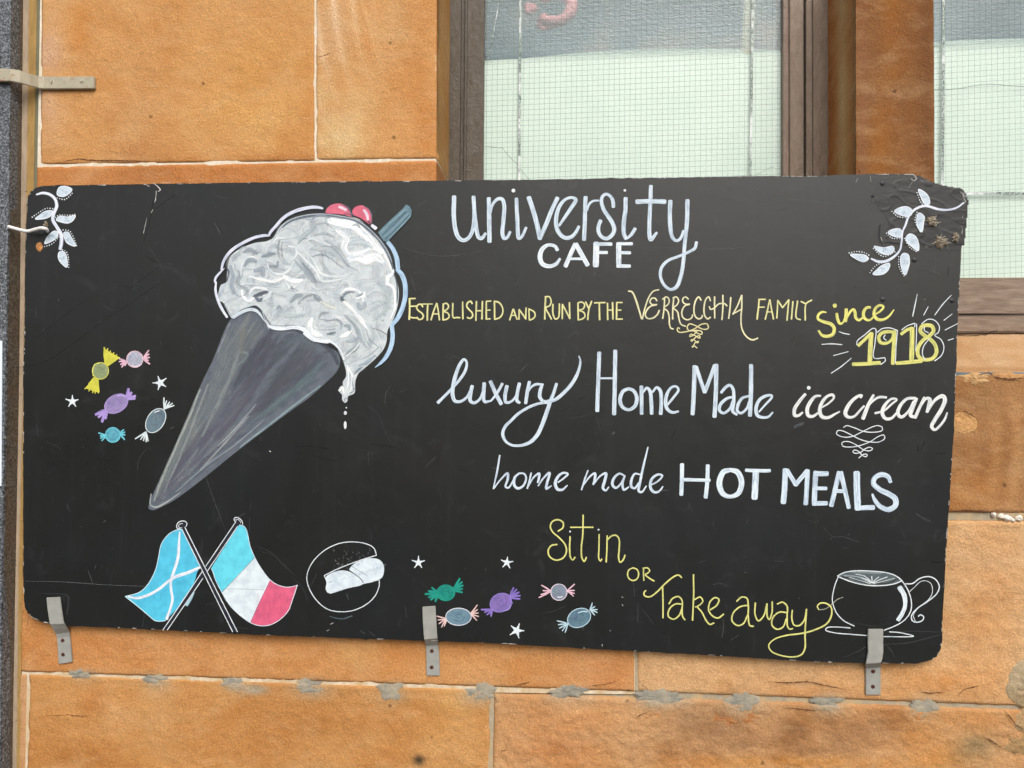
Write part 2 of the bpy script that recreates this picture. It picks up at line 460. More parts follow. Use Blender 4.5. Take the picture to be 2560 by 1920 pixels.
def stone(quad, base, spots=(), rough=0.0012, rim=6, chips=2.0, step=6.0, seed=0, label=None, depth=0.14, veins=None, y0=0.0):
    """quad: photo pixels tl,tr,br,bl; a gridded block with worn arrises. Base and stain colours are the stone's own."""
    tl, tr, br, bl = [Vector((q[0], q[1])) for q in quad]
    nx = max(6, int((tr - tl).length / step)); ny = max(6, int((bl - tl).length / step))
    ax = max((bl - tl).length, 1); wid = max((tr - tl).length, 1)
    verts, cols = [], []
    for j in range(ny + 1):
        v = j / ny
        for i in range(nx + 1):
            u = i / nx
            q = (tl * (1 - u) + tr * u) * (1 - v) + (bl * (1 - u) + br * u) * v
            dl, dr, dt, db = u * wid, (1 - u) * wid, v * ax, (1 - v) * ax
            ch = chips * (0.6 + 0.8 * edge_noise(q.x, q.y, seed)) + 1.6 * chips * max(0, noise.noise(Vector((q.x * .012, q.y * .012, seed + 5))) )
            d = min(dl, dr, dt, db)
            # irregular outline: pull border vertices inward a little
            if i == 0: q = q + Vector((ch * .5, 0))
            if i == nx: q = q - Vector((ch * .5, 0))
            if j == 0: q = q + Vector((0, ch * .5))
            if j == ny: q = q - Vector((0, ch * .5))
            fall = max(0.0, 1 - d / (rim + ch))
            n1 = noise.fractal(Vector((q.x * .01, q.y * .012, seed)), 1.0, 2.0, 5)
            n2 = noise.fractal(Vector((q.x * .045, q.y * .05, seed + 9)), 0.8, 2.1, 4)
            y = y0 + min(0.0022 if chips > 1 else 0.0005, -rough * (n1 + .55 * n2) - rough * .35) + fall * fall * (0.0035 + 0.0008 * chips if chips > 1 else 0.0016)
            c = Vector(base)
            for s in list(spots) + (SMEAR if seed in (5, 6, 7, 8) else []):
                c2 = Vector(s[0]); w = gauss(q.x, q.y, *s[1:5]) * (s[5] if len(s) > 5 else 1.0)
                w *= 0.8 + 0.7 * n1
                c = c.lerp(c2, max(0, min(1, w)))
            if veins:
                c = veins(q.x, q.y, c)
            w = P(q.x, q.y, 0.0)
            verts.append(Vector((w.x, y, w.z))); cols.append(lin(tuple(c)))
    N = nx + 1
    faces = [(j * N + i, (j + 1) * N + i, (j + 1) * N + i + 1, j * N + i + 1) for j in range(ny) for i in range(nx)]
    # side walls
    ring = [i for i in range(N)] + [j * N + nx for j in range(1, ny + 1)] + [ny * N + i for i in range(nx - 1, -1, -1)] + [j * N for j in range(ny - 1, 0, -1)]
    b0 = len(verts)
    for k in ring:
        verts.append(Vector((verts[k].x, depth, verts[k].z))); cols.append(cols[k])
    L = len(ring)
    for a in range(L):
        b = (a + 1) % L
        faces.append((ring[a], ring[b], b0 + b, b0 + a))
    me = mesh_from('stone_block', verts, faces, True)
    at = me.attributes.new('tint', 'FLOAT_COLOR', 'POINT')
    at.data.foreach_set('color', [x for c in cols for x in (c[0], c[1], c[2], 1.0)])
    o = link('stone_block', me, M_STONE, WALL)
    if label: o['label'] = label
    return o

TAN, ORG, PINK, PALE = (206, 154, 96), (198, 132, 66), (206, 164, 128), (220, 192, 142)
def veins_b(x, y, c):
    if y < 330:
        f = math.sin((x + 0.35 * (330 - y) ** 1.08 * -0.0 - 0.22 * y + 9 * math.sin(y * .013)) * 0.13) * .5 + .5
        w = max(0, 1 - (x - 795) / 170) * max(0, 1 - y / 330)
        c = c.lerp(Vector((230, 196, 156)), min(1, 1.25 * w) * f * f * f)
        f2 = math.exp(-((x - (905 + .28 * y)) / 5) ** 2) * max(0, 1 - y / 300)
        c = c.lerp(Vector((228, 190, 140)), .45 * f2)
    return c
stone([(104.5, -130), (785.5, -140), (786.5, 402), (101, 411)], TAN, [(PINK, 120, 180, 42, 150, 1.0), (ORG, 195, 60, 30, 55, .9), ((196, 148, 100), 340, 300, 90, 160, .5), ((216, 166, 96), 640, 220, 160, 150, .6),
      (ORG, 775, 270, 30, 120, .5), ((188, 134, 84), 360, 385, 60, 30, .6), ((176, 110, 62), 700, 395, 200, 10, .4)], seed=1, chips=.3, rim=3)
stone([(790, -140), (1091, -140), (1091, 396), (790.5, 400)], (208, 154, 96), [(PALE, 835, 290, 95, 120, 1.0), ((200, 136, 74), 1070, 340, 40, 90, .7), ((206, 178, 138), 990, 60, 45, 80, .5), ((206, 170, 130), 830, 80, 60, 90, .6)],
      seed=2, chips=.3, rim=3, veins=veins_b)
stone([(92, 417), (1091, 401), (1091, 760), (66, 800)], (196, 134, 78), [((170, 120, 78), 360, 430, 60, 40, .7), ((184, 118, 66), 700, 435, 300, 20, .5), ((206, 152, 104), 200, 430, 60, 30, .6)], seed=3, chips=.3, rim=3)
stone([(60, 806), (1088, 768), (1088, 1284), (56, 1284)], TAN, seed=4)
stone([(1093, 950), (2234, 946), (2234, 1283), (1093, 1283)], TAN, seed=14)
LOW = (202, 146, 90)
stone([(58, 1291), (1585, 1291), (1586, 1729), (50, 1679)], LOW, [((190, 120, 60), 180, 1620, 120, 50, .7), ((206, 150, 96), 330, 1610, 30, 60, .5), ((172, 118, 70), 640, 1600, 160, 14, .5), ((212, 156, 96), 1050, 1680, 240, 50, .5),
      ((202, 142, 92), 1500, 1690, 100, 45, .9), ((210, 168, 110), 880, 1640, 60, 40, .5)], seed=5, rough=.0022, chips=.7, rim=4)
stone([(1594, 1292), (2620, 1303), (2620, 1769), (1591, 1731)], (210, 168, 120), [((214, 170, 120), 1700, 1690, 120, 40, .7), ((206, 140, 76), 2300, 1700, 200, 60, .5), ((204, 142, 84), 2480, 1520, 60, 200, .5), ((214, 186, 150), 2420, 1420, 120, 60, .5),
      ((190, 128, 72), 1960, 1730, 160, 20, .6)], seed=6, rough=.003, chips=2, rim=5)
stone([(73, 1686), (1227, 1725), (1222, 1990), (67, 1990)], (198, 146, 88), [((178, 110, 54), 230, 1740, 30, 50, .6), ((208, 160, 106), 300, 1780, 60, 60, .5), ((196, 150, 100), 400, 1760, 50, 80, .5), ((172, 112, 54), 780, 1800, 200, 90, .5),
      ((206, 156, 92), 1130, 1790, 70, 90, .7), ((164, 100, 40), 200, 1890, 130, 40, .5), ((70, 58, 40), 1048, 1901, 14, 12, 1.2), ((214, 170, 104), 990, 1745, 30, 30, .4)], seed=7, rough=.0024, chips=.7, rim=4)
stone([(1233, 1731), (2620, 1776), (2620, 1990), (1229, 1990)], (200, 154, 106), [((206, 152, 100), 1420, 1790, 120, 40, .7), ((180, 110, 56), 1400, 1870, 90, 60, .6), ((140, 100, 64), 2030, 1840, 120, 62, 1.0), ((140, 104, 72), 1790, 1810, 110, 60, .9), ((150, 108, 70), 1660, 1880, 90, 30, .7), ((150, 104, 64), 2230, 1800, 60, 30, .8),
      ((168, 128, 90), 2180, 1830, 60, 50, .6), ((196, 134, 66), 2330, 1860, 90, 60, .7), ((158, 134, 96), 2440, 1870, 60, 40, 1.0), ((206, 140, 64), 2000, 1905, 300, 16, .6), ((206, 154, 98), 2400, 1790, 160, 18, .7)],
      seed=8, rough=.0034, chips=4, rim=9, step=4.0)
def veins_r(x, y, c):
    f = .5 + .5 * math.sin(x * .11 + 2 * math.sin(y * .01)); w = gauss(x, y, 2520, 1150, 60, 160)
    return c.lerp(Vector((204, 162, 110)), .5 * f * w)
stone([(2240, 945), (2620, 930), (2620, 1284), (2240, 1282)], (166, 120, 76), [((146, 104, 64), 2450, 1120, 90, 60, .7), ((150, 116, 78), 2440, 1000, 60, 60, .6), ((204, 156, 100), 2405, 1060, 30, 24, 1.0), ((206, 150, 86), 2420, 1230, 60, 40, .6)],
      seed=10, rough=.002, chips=2.5, veins=veins_r)

stone([(49, 1686), (66.5, 1686), (61, 1990), (40, 1990)], (200, 156, 112), seed=17, rough=.001, chips=.4, rim=2, step=5)
# chipped hollow edge on the right block (a flake has come away)
def ribbon_geo(path, w, y, closed=False):
    pass
# bedding mortar fills the joints slightly behind the stone faces
prism('mortar_joint', [(60, -150), (1090, -150), (1091, 1300), (50, 1300)], 0.0012, 0.12, M_MORTAR_WHITE, WALL)
prism('mortar_joint', [(44, 1301), (1587, 1301), (1587, 1736), (1229, 1731), (1223, 1990), (20, 1990)], 0.0014, 0.12, M_MORTAR_PALE, WALL)['label'] = 'white pointing along the lower courses'
prism('mortar_joint', [(1589, 1301), (2640, 1301), (2640, 1990), (1225, 1990), (1231, 1733), (1589, 1738)], 0.0055, 0.12, M_MORTAR_GREY, WALL)['label'] = 'grey brown pointing at the lower right'
prism('mortar_joint', [(1092, 952), (2640, 942), (2640, 1300.5), (1092, 1300.5)], 0.0050, 0.12, M_MORTAR_GREY, WALL)
prism('mortar_joint', [(1586, 1292), (1596, 1292), (1596, 1728), (1586, 1726)], 0.0025, 0.05, M_MORTAR_GREY, WALL)
prism('mortar_joint', [(1224, 1728), (1235, 1730), (1231, 1990), (1219, 1990)], 0.0008, 0.05, M_MORTAR_GREY, WALL)

# window jambs: the reveals are the returns of the stones
REV = 0.20
def quad_face(name, pa, mat, parent, tint, sub=24, seed=0, amp=0.0012, axis=0):
    """a gridded skin over four 3-D corners with small relief; keeps its own tint attribute"""
    a, b, c, d = [Vector(v) for v in pa]
    nrm = (b - a).cross(d - a).normalized()
    verts, cols = [], []
    ny = sub * 3
    for j in range(ny + 1):
        v = j / ny
        for i in range(sub + 1):
            u = i / sub
            q = (a * (1 - u) + b * u) * (1 - v) + (d * (1 - u) + c * u) * v
            n = noise.fractal(Vector((q.x * 9, q.y * 9 + seed, q.z * 9)), 1, 2, 4)
            verts.append(q + nrm * amp * n)
            t = tint(u, v, n) if callable(tint) else tint
            cols.append(lin(tuple(t)))
    N = sub + 1
    faces = [(j * N + i, (j + 1) * N + i, (j + 1) * N + i + 1, j * N + i + 1) for j in range(ny) for i in range(sub)]
    me = mesh_from(name, verts, faces, True)
    at = me.attributes.new('tint', 'FLOAT_COLOR', 'POINT')
    at.data.foreach_set('color', [x for cc in cols for x in (cc[0], cc[1], cc[2], 1.0)])
    return link(name, me, mat, parent)
jx = P(1091.5, 400, 0).x
zt, zb = P(1090, -140, 0).z, P(1090, 1250, 0).z
zj, zj2 = P(1090, 398.5, 0).z, P(1090, 403.5, 0).z
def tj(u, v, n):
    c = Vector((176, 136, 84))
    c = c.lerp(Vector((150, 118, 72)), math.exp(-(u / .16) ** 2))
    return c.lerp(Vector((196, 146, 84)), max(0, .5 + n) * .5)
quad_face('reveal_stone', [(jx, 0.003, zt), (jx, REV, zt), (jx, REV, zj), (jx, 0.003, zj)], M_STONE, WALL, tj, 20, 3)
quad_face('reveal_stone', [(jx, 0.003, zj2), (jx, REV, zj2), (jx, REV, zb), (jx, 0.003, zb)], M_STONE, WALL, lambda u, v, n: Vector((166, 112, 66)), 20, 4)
me = mesh_from('mortar_joint', [(jx - .0007, 0.002, zj), (jx - .0007, REV, zj), (jx - .0007, REV, zj2), (jx - .0007, 0.002, zj2)], [(0, 1, 2, 3)])
link('mortar_joint', me, M_MORTAR_WHITE, WALL)
box('stone_backing', jx - 0.5, jx - 0.004, 0.13, 0.34, zb, zt, M_MORTAR_GREY, WALL)

# mullion between the windows: front, left return
mx0, mx1 = P(2140, 300, 0).x, P(2335, 300, 0).x
mzb = P(2200, 840, 0).z
def tm(u, v, n):
    x = u
    c = Vector((136, 92, 52))
    c = c.lerp(Vector((150, 98, 46)), math.exp(-((x - .36 - .1 * math.sin(v * 7)) / .16) ** 2) * .9)
    c = c.lerp(Vector((140, 96, 62)), math.exp(-((x - .08) / .08) ** 2) * .8)
    c = c.lerp(Vector((112, 74, 44)), math.exp(-((x - .9) / .1) ** 2) * .6)
    c = c.lerp(Vector((134, 94, 66)), max(0, n) * .6)
    return c
def tml(u, v, n):
    c = Vector((176, 112, 56))
    c = c.lerp(Vector((196, 158, 112)), math.exp(-((u - .58) / .22) ** 2))
    return c.lerp(Vector((140, 106, 72)), math.exp(-((u - .97) / .08) ** 2) * .8)
MUL = empty('stone_mullion', (mx0, 0, mzb)); tag(MUL, 'dark orange stone mullion standing between the two wired glass windows', 'mullion')
quad_face('mullion_face', [(mx0, 0, zt), (mx1, 0, zt), (mx1, 0, mzb), (mx0, 0, mzb)], M_STONE, MUL, tm, 40, 5, .002)
quad_face('mullion_side', [(mx0 - .004, REV + .02, zt), (mx0 - .0005, 0.0, zt), (mx0 - .0005, 0.0, mzb), (mx0 - .004, REV + .02, mzb)], M_STONE, MUL, tml, 24, 6, .0015)
box('mullion_core', mx0 + .004, mx1 - .001, 0.006, 0.34, mzb, zt, M_STONE, MUL)

# ------------------------------------------------------------------ windows
YF, YG = 0.205, 0.235       # frame face, glass
def vbar(name, px0, px1, y0, y1, ptop, pbot, mat, parent, bev=.0015):
    a, b = P(px0, 300, y0).x, P(px1, 300, y0).x
    return box(name, a, b, y0, y1, P(1500, pbot, y0).z, P(1500, ptop, y0).z, mat, parent, bev)
def hbar(name, x0, x1, y0, y1, ptop, pbot, refx, mat, parent, bev=.0015):
    return box(name, x0, x1, y0, y1, P(refx, pbot, y0).z, P(refx, ptop, y0).z, mat, parent, bev)
TOPPX, BOTPX = -150, 700
def window(name, label, frame_specs, gx0, gx1, film_top, wires):
    zc = P(gx0, 700, YG).z
    w = empty(name, ((P(gx0, 300, YG).x + P(gx1, 300, YG).x) / 2, YG, zc))
    tag(w, label, 'window')
    for nm, a, b, y0, mat in frame_specs:
        vbar(nm, a, b, y0, YG + .06, TOPPX, 850, mat, w)
    x0, x1 = P(gx0, 300, YG).x, P(gx1, 300, YG).x
    zt_, zb_ = P(1400, TOPPX, YG).z, P(2400, 695, YG).z
    # front skin of the cast glass; wires are embedded behind it, then the film
    me = mesh_from('glass_pane', [(x0 - .01, YG, zb_ - .01), (x1 + .01, YG, zb_ - .01), (x1 + .01, YG, zt_), (x0 - .01, YG, zt_)], [(0, 1, 2, 3)])
    link('glass_pane', me, M_GLASS, w)
    # wire mesh: real thin bars, gently wavering
    verts, faces = [], []
    pitch, r = 0.0155, 0.00040
    def bar(a, b, seed, horiz):
        n = 26 if horiz else 14
        base = len(verts)
        for k in range(n + 1):
            t = k / n
            q = a.lerp(b, t)
            wob = .0011 * noise.noise(Vector((q.x * 6, q.z * 6, seed)))
            q = q + (Vector((0, 0, wob)) if horiz else Vector((wob, 0, 0)))
            o = Vector((0, 0, r)) if horiz else Vector((r, 0, 0))
            verts.append(q + o); verts.append(q - o)
            if k: faces.append((base + 2 * k - 2, base + 2 * k, base + 2 * k + 1, base + 2 * k - 1))
    k, x = 0, x0 - 0.004
    while x < x1 + .005:
        bar(Vector((x, YG - .0005, zb_ - .01)), Vector((x + .002, YG - .0005, zt_)), k * .37, False); x += pitch; k += 1
    z = zb_ - .004
    while z < zt_:
        tilt = .010
        bar(Vector((x0 - .01, YG - .0009, z - tilt)), Vector((x1 + .01, YG - .0009, z + tilt)), k * .51, True); z += pitch; k += 1
    wm = link('wire_mesh', mesh_from('wire_mesh', verts, faces), M_WIRE, w)
    wm['kind'] = 'stuff'
    # white film behind the lower glass with its gently curved top edge
    fv = []
    n = len(film_top)
    for (x, y) in film_top:
        fv.append(P(x, y, YG + .009))
    for (x, y) in film_top[::-1]:
        q = P(x, y, YG + .009); fv.append(Vector((q.x, YG + .009, zb_ - .01)))
    me = mesh_from('white_film', fv, [list(range(2 * n))[::-1]])
    link('white_film', me, M_FILM, w)
    return w, x0, x1, zb_, zt_
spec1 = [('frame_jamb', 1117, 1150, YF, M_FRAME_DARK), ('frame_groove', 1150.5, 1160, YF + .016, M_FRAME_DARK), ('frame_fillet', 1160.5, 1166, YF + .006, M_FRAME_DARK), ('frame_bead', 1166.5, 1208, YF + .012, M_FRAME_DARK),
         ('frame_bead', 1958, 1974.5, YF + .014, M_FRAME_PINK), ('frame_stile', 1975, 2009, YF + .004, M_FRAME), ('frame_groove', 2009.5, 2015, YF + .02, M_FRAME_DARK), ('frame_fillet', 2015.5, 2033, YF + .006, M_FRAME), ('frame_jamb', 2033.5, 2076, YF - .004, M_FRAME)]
film1 = [(1190, 152), (1240, 150), (1300, 147), (1360, 141), (1420, 135), (1490, 129), (1560, 125), (1640, 122.5), (1720, 121.5), (1800, 121.5), (1860, 123), (1920, 124), (1975, 125)]
WIN1, wx0, wx1, wzb, wzt = window('window', 'wide wired glass window with white film, directly above the middle of the board', spec1, 1206, 1960, film1, True)
film2 = [(2300, 107), (2340, 104), (2400, 100), (2480, 98), (2560, 96), (2680, 94)]
WIN2, vx0, vx1, vzb, vzt = window('window', 'wired glass window at the right edge with a brown wooden sill', [], 2310, 2680, film2, True)
def foil(win, pa, width):
    verts, faces = [], []
    for k, (x, y) in enumerate(pa):
        q = P(x, y, YG - .0022); h = width * .001 / 2
        verts += [q + Vector((-h, 0, 0)), q + Vector((h, 0, 0))]
        if k: faces.append((2 * k - 2, 2 * k - 1, 2 * k + 1, 2 * k))
    # give the tape a real thickness
    me = mesh_from('foil_strip', verts, faces)
    o = link('foil_strip', me, M_FOIL, win)
    md = o.modifiers.new('thick', 'SOLIDIFY'); md.thickness = 0.0003
    return o
foil(WIN1, [(1303, -150), (1301, 0), (1300, 140), (1299, 300), (1298, 470)], 7)
foil(WIN1, [(1883, -150), (1882, 0), (1880, 130), (1878, 320), (1875, 470)], 6.5)
foil(WIN1, [(1252, -20), (1238, 60), (1222, 148)], 3.2)
foil(WIN2, [(2359, -150), (2358.5, 100), (2358, 300), (2356, 470)], 7.5)
foil(WIN2, [(2320, 483), (2400, 483.5), (2560, 484), (2700, 484.5)], 0.1)
def hfoil(win, y, x0, x1, w):
    a, b = P(x0, y, YG - .0026), P(x1, y, YG - .0026)
    h = w * .0005
    o = link('foil_strip', mesh_from('foil_strip', [a + Vector((0, 0, -h)), b + Vector((0, 0, -h)), b + Vector((0, 0, h)), a + Vector((0, 0, h))], [(0, 1, 2, 3)]), M_FOIL, win)
hfoil(WIN2, 483.5, 2310, 2680, 8)
def crack(win, path, w=1.0):
    verts, faces = [], []
    for k, (x, y) in enumerate(path):
        q = P(x, y, YG - .0015); h = w * .0005
        verts += [q + Vector((-h * .4, 0, -h)), q + Vector((h * .4, 0, h))]
        if k: faces.append((2 * k - 2, 2 * k - 1, 2 * k + 1, 2 * k))
    link('glass_crack', mesh_from('glass_crack', verts, faces), M_CRACK, win)
crack(WIN1, pts('10', '1970,1262 2050,1272 2130,1278 2160,1320 2200,1365 2260,1420 2330,1520 2370,1560'))
crack(WIN1, pts('20', '2100,1515 2150,1490 2200,1462 2260,1440'))
crack(WIN2, pts('30', '1435,773 1560,771 1650,766 1740,748 1830,734 1920,729 2010,732 2100,742 2212,748 2400,756'), 1.2)

# timber bottom rail, timber sill and sloping stone sill under the right window
sx0, sx1 = P(2240, 700, .15).x, P(2700, 700, .15).x
hbar('bottom_rail', sx0, sx1, YF + .004, YG + .05, 694, 786, 2450, M_SILL, WIN2, .003)
hbar('timber_sill', sx0, sx1, YF - .020, YG + .05, 788, 832, 2450, M_SILL, WIN2, .004)
hbar('bottom_rail', P(1117, 700, .2).x, P(2076, 700, .2).x, YF + .004, YG + .05, 694, 786, 2450, M_SILL, WIN1, .003)
hbar('timber_sill', P(1117, 700, .2).x, P(2076, 700, .2).x, YF - .020, YG + .05, 788, 832, 2450, M_SILL, WIN1, .004)
def crack3(path, y, w, mat, win):
    verts, faces = [], []
    for k, (x, yy) in enumerate(path):
        q = P(x, yy, y); h = w * .0005 * (.6 + .8 * random.random())
        verts += [q + Vector((0, 0, -h)), q + Vector((0, 0, h))]
        if k: faces.append((2 * k - 2, 2 * k - 1, 2 * k + 1, 2 * k))
    link('timber_split', mesh_from('timber_split', verts, faces), mat, win)
crack3(pts('31', '1640,1238 1720,1243 1800,1240 1850,1232 1880,1236 1930,1205 1985,1198'), YF - .0203, 2.0, M_DARK, WIN2)
crack3(pts('31', '1655,1058 1800,1057 2000,1059 2212,1061 2400,1062'), YF - .0207, 3.0, M_DARK, WIN2)
zs_b, zs_f = P(2450, 832, .185).z, P(2450, 930, 0).z
def ts(u, v, n):
    c = Vector((196, 162, 124)).lerp(Vector((184, 142, 96)), max(0, .4 + n) * .7)
    return c.lerp(Vector((150, 104, 60)), math.exp(-((v - .93) / .06) ** 2) * .5)
xs0, xs1 = P(1000, 800, .0).x, P(2680, 800, 0).x
quad_face('stone_sill', [(xs0, REV, zs_b - .001), (xs1, REV, zs_b - .001), (xs1, .002, zs_f), (xs0, .002, zs_f)], M_STONE, WALL, ts, 120, 8, .0035)

# shallow cafe interior seen through the upper glass
ROOM = empty('cafe_interior', (0.3, 1.2, 0)); tag(ROOM, kind='structure')
link('interior_wall', mesh_from('interior_wall', [(-1.5, 0.75, .5), (3, 0.75, .5), (3, 0.75, 3.2), (-1.5, 0.75, 3.2)], [(0, 1, 2, 3)]), M_INTERIOR, ROOM)
link('interior_ceiling', mesh_from('interior_ceiling', [(-1.5, .3, 3.2), (3, .3, 3.2), (3, 0.75, 3.2), (-1.5, .75, 3.2)], [(0, 1, 2, 3)]), M_INTERIOR, ROOM)

# ------------------------------------------------------------------ left margin: granite pilaster and rendered joint
PIL = empty('granite_pilaster', (P(10, 960, 0).x, -.04, 0)); tag(PIL, 'speckled grey granite pilaster at the left edge of the photo', 'pilaster')
prism('pilaster_face', [(-160, -150), (30, -150), (29, 0), (23, 480), (14.5, 960), (6, 1440), (3, 1920), (2, 1990), (-160, 1990)], -.046, .03, M_GRANITE, PIL, .0015)
def skew_side(name, fl, bl, yf, yb, mat, parent):
    verts, faces = [], []
    for (xf, yyf), (xb, yyb) in zip(fl, bl):
        verts += [P(xf, yyf, yf), P(xb, yyb, yb)]
    for k in range(1, len(fl)):
        faces.append((2 * k - 2, 2 * k, 2 * k + 1, 2 * k - 1))
    return link(name, mesh_from(name, verts, faces), mat, parent)
skew_side('pilaster_return', [(30, -150), (29, 0), (23, 480), (14.5, 960), (6, 1440), (3, 1920), (2, 1990)],
          [(60.5, -150), (59, 0), (54, 480), (49, 960), (40, 1440), (33, 1920), (32, 1990)], -.0455, 0.001, M_GRANITE_SIDE, PIL)
STR = empty('render_strip', (P(60, 960, 0).x, 0, 0)); tag(STR, 'cracked cream and ochre render strip beside the granite pilaster', 'render strip')
prism('cream_band', [(57, -150), (73, -150), (72, 0), (66, 480), (58, 960), (46, 1440), (40, 1990), (28, 1990), (38, 1440), (47, 960), (52, 480), (57, 0)], -.002, .03, M_CREAM, STR, .001)
prism('ochre_band', [(73, -150), (93, -150), (92, 0), (84, 480), (72, 960), (56, 1440), (48, 1990), (40, 1990), (46, 1440), (58, 960), (66, 480), (72, 0)], -.0008, .03, M_OCHRE, STR)
prism('sealant_bead', [(93, -150), (101, -150), (100, 0), (92, 480), (80, 960), (60, 1440), (54, 1700), (50, 1990), (48, 1990), (56, 1440), (72, 960), (84, 480), (92, 0)], .0006, .03, M_SEAL, STR)
note = prism('paper_notice', [(-60, 852), (5.5, 852), (3.5, 1215), (-60, 1215)], -.0475, .001, M_PAPER)
tag(note, 'pale paper notice edge on the granite pilaster at the left frame edge', 'notice')

# ------------------------------------------------------------------ cement dabs along the lower joint
def lump(name, cx, cy, rx, ry, h, mat, parent, seed, y0=0.0, nr=9, na=30, irr=.35, tint=None, yp=0.0):
    verts, faces = [], []
    for r in range(nr + 1):
        t = r / nr
        for a in range(na):
            an = 2 * math.pi * a / na
            k = 1 + irr * noise.noise(Vector((math.cos(an) * 1.6, math.sin(an) * 1.6, seed))) + irr * .6 * noise.noise(Vector((math.cos(an) * 5, math.sin(an) * 5, seed)))
            x, y = cx + rx * t * k * math.cos(an), cy + ry * t * k * math.sin(an)
            q = P(x, y, yp)
            hh = h * (1 - t ** 3) * (.75 + .6 * noise.fractal(Vector((x * .06, y * .1, seed)), .8, 2.1, 4))
            verts.append(Vector((q.x, y0 - hh + (.003 if r == nr else 0), q.z)))
    for r in range(nr):
        for a in range(na):
            b = (a + 1) % na
            faces.append((r * na + a, (r + 1) * na + a, (r + 1) * na + b, r * na + b))
    me = mesh_from(name, verts, faces, True)
    if tint:
        at = me.attributes.new('tint', 'FLOAT_COLOR', 'POINT'); t = lin(tint)
        at.data.foreach_set('color', [t[0], t[1], t[2], 1.0] * len(verts))
    return link(name, me, mat, parent)
for i, (x, y, rx, ry) in enumerate(DABS[:-1]):
    lump('cement_dab', x, y, rx * 1.1, ry, .0022, M_CEMENT, WALL, i * 3.1 + 1, irr=.55, nr=12, na=44)
lump('cement_dab', 632, 1715, 22, 8, .001, M_CEMENT, WALL, 70)
big = lump('cement_patch', 2592, 1710, 80, 74, .009, M_STONE, WALL, 55.0, nr=16, na=60, irr=.10, tint=(176, 158, 126))
big['label'] = 'large rounded grey brown cement patch at the lower right edge'
lump('cement_patch', 2592, 1806, 60, 40, .005, M_STONE, WALL, 58.0, nr=12, na=50, irr=.35, tint=(186, 160, 122))
for i, (x, y, rx, ry) in enumerate([(2485, 1287, 6, 8), (2504, 1291, 9, 7), (2519, 1296, 12, 8), (2549, 1296, 10, 8), (2572, 1294, 9, 9), (2532, 1301, 6, 5)]):
    lump('mortar_crumb', x, y, rx, ry, .007, M_DEBRIS, WALL, 80 + i, na=14, nr=4)

fl = lump('stone_flake', 2408, 1058, 38, 29, .0035, M_STONE, WALL, 91.0, nr=10, na=40, irr=.18, tint=(204, 156, 100))
for i, (x, y, rx, ry, h, t) in enumerate([(2440, 948, 46, 15, .006, (204, 168, 120)), (2520, 944, 56, 13, .005, (196, 150, 100)), (2560, 1862, 50, 30, .004, (170, 140, 98)), (2440, 1862, 52, 34, .004, (164, 138, 100)), (1980, 1890, 12, 16, .004, (140, 120, 90)),
                             (1640, 1790, 70, 26, .004, (186, 126, 74)), (2290, 1792, 60, 22, .004, (196, 136, 80)), (1820, 1800, 80, 24, .004, (176, 120, 74))]):
    lump('stone_chip', x, y, rx, ry, h, M_STONE, WALL, 100 + 7 * i, y0=.002, nr=9, na=36, irr=.5, tint=t)
# things behind the upper glass
def ring3(name, cx, cy, R_, r_, y, a0, a1, mat, parent):
    verts, faces = [], []
    c = P(cx, cy, y); n, m = 26, 10
    for i in range(n + 1):
        a = a0 + (a1 - a0) * i / n
        for s in range(m):
            t = 2 * math.pi * s / m; rad = R_ + r_ * math.cos(t)
            verts.append(Vector((c.x + rad * math.cos(a), y + r_ * math.sin(t), c.z + .85 * rad * math.sin(a))))
        if i:
            for s in range(m):
                s2 = (s + 1) % m; q = m * i
                faces.append((q - m + s, q - m + s2, q + s2, q + s))
    return link(name, mesh_from(name, verts, faces, True), mat, parent)
DEC = empty('red_ornament', P(1385, 40, .3)); tag(DEC, 'blurred pink and red curled ornament behind the upper left window glass', 'ornament')
ring3('curl', 1385, 20, .056, .020, .42, -2.4, 1.2, M_PINK, DEC)
lump('petal', 1325, 22, 18, 14, .012, M_PINK, DEC, 5, y0=.42, yp=.42); lump('petal', 1365, -4, 16, 12, .012, M_PINK, DEC, 8, y0=.42, yp=.42); lump('petal', 1362, 62, 22, 16, .012, M_PINK, DEC, 9, y0=.42, yp=.42)
prism('hanging_strap', [(1864, -150), (1892, -150), (1888, 60), (1884, 120), (1880, 134), (1866, 134), (1855, 128), (1857, 80)], YG + .0075, .001, M_BEIGE, WIN1)['label'] = 'pale beige strap hanging behind the upper right glass'

def wall_crack(tile, s, w, y=-.0035, mat=None):
    path, _ = smooth0(pts(tile, s))
    verts, faces = [], []
    for k, (x, yy) in enumerate(path):
        q = P(x, yy + random.uniform(-.8, .8), 0); h = w * .0005 * random.uniform(.3, 1.2) * (1 - abs(2 * k / max(1, len(path) - 1) - 1) ** 3)
        verts += [Vector((q.x, y, q.z - h)), Vector((q.x, y, q.z + h))]
        if k: faces.append((2 * k - 2, 2 * k - 1, 2 * k + 1, 2 * k))
    link('stone_crack', mesh_from('stone_crack', verts, faces), mat or M_CRACKSTONE, WALL)
def smooth0(p):
    out = []
    for a, b_ in zip(p, p[1:]):
        m = max(1, int(math.dist(a, b_) / 4))
        out += [(a[0] + (b_[0] - a[0]) * t / m, a[1] + (b_[1] - a[1]) * t / m) for t in range(m)]
    return out + [p[-1]], None
M_CRACKSTONE = simple_mat('stone_crack_shadow', lin((96, 62, 38)), 0.95, 0.3, 80, 0.0)
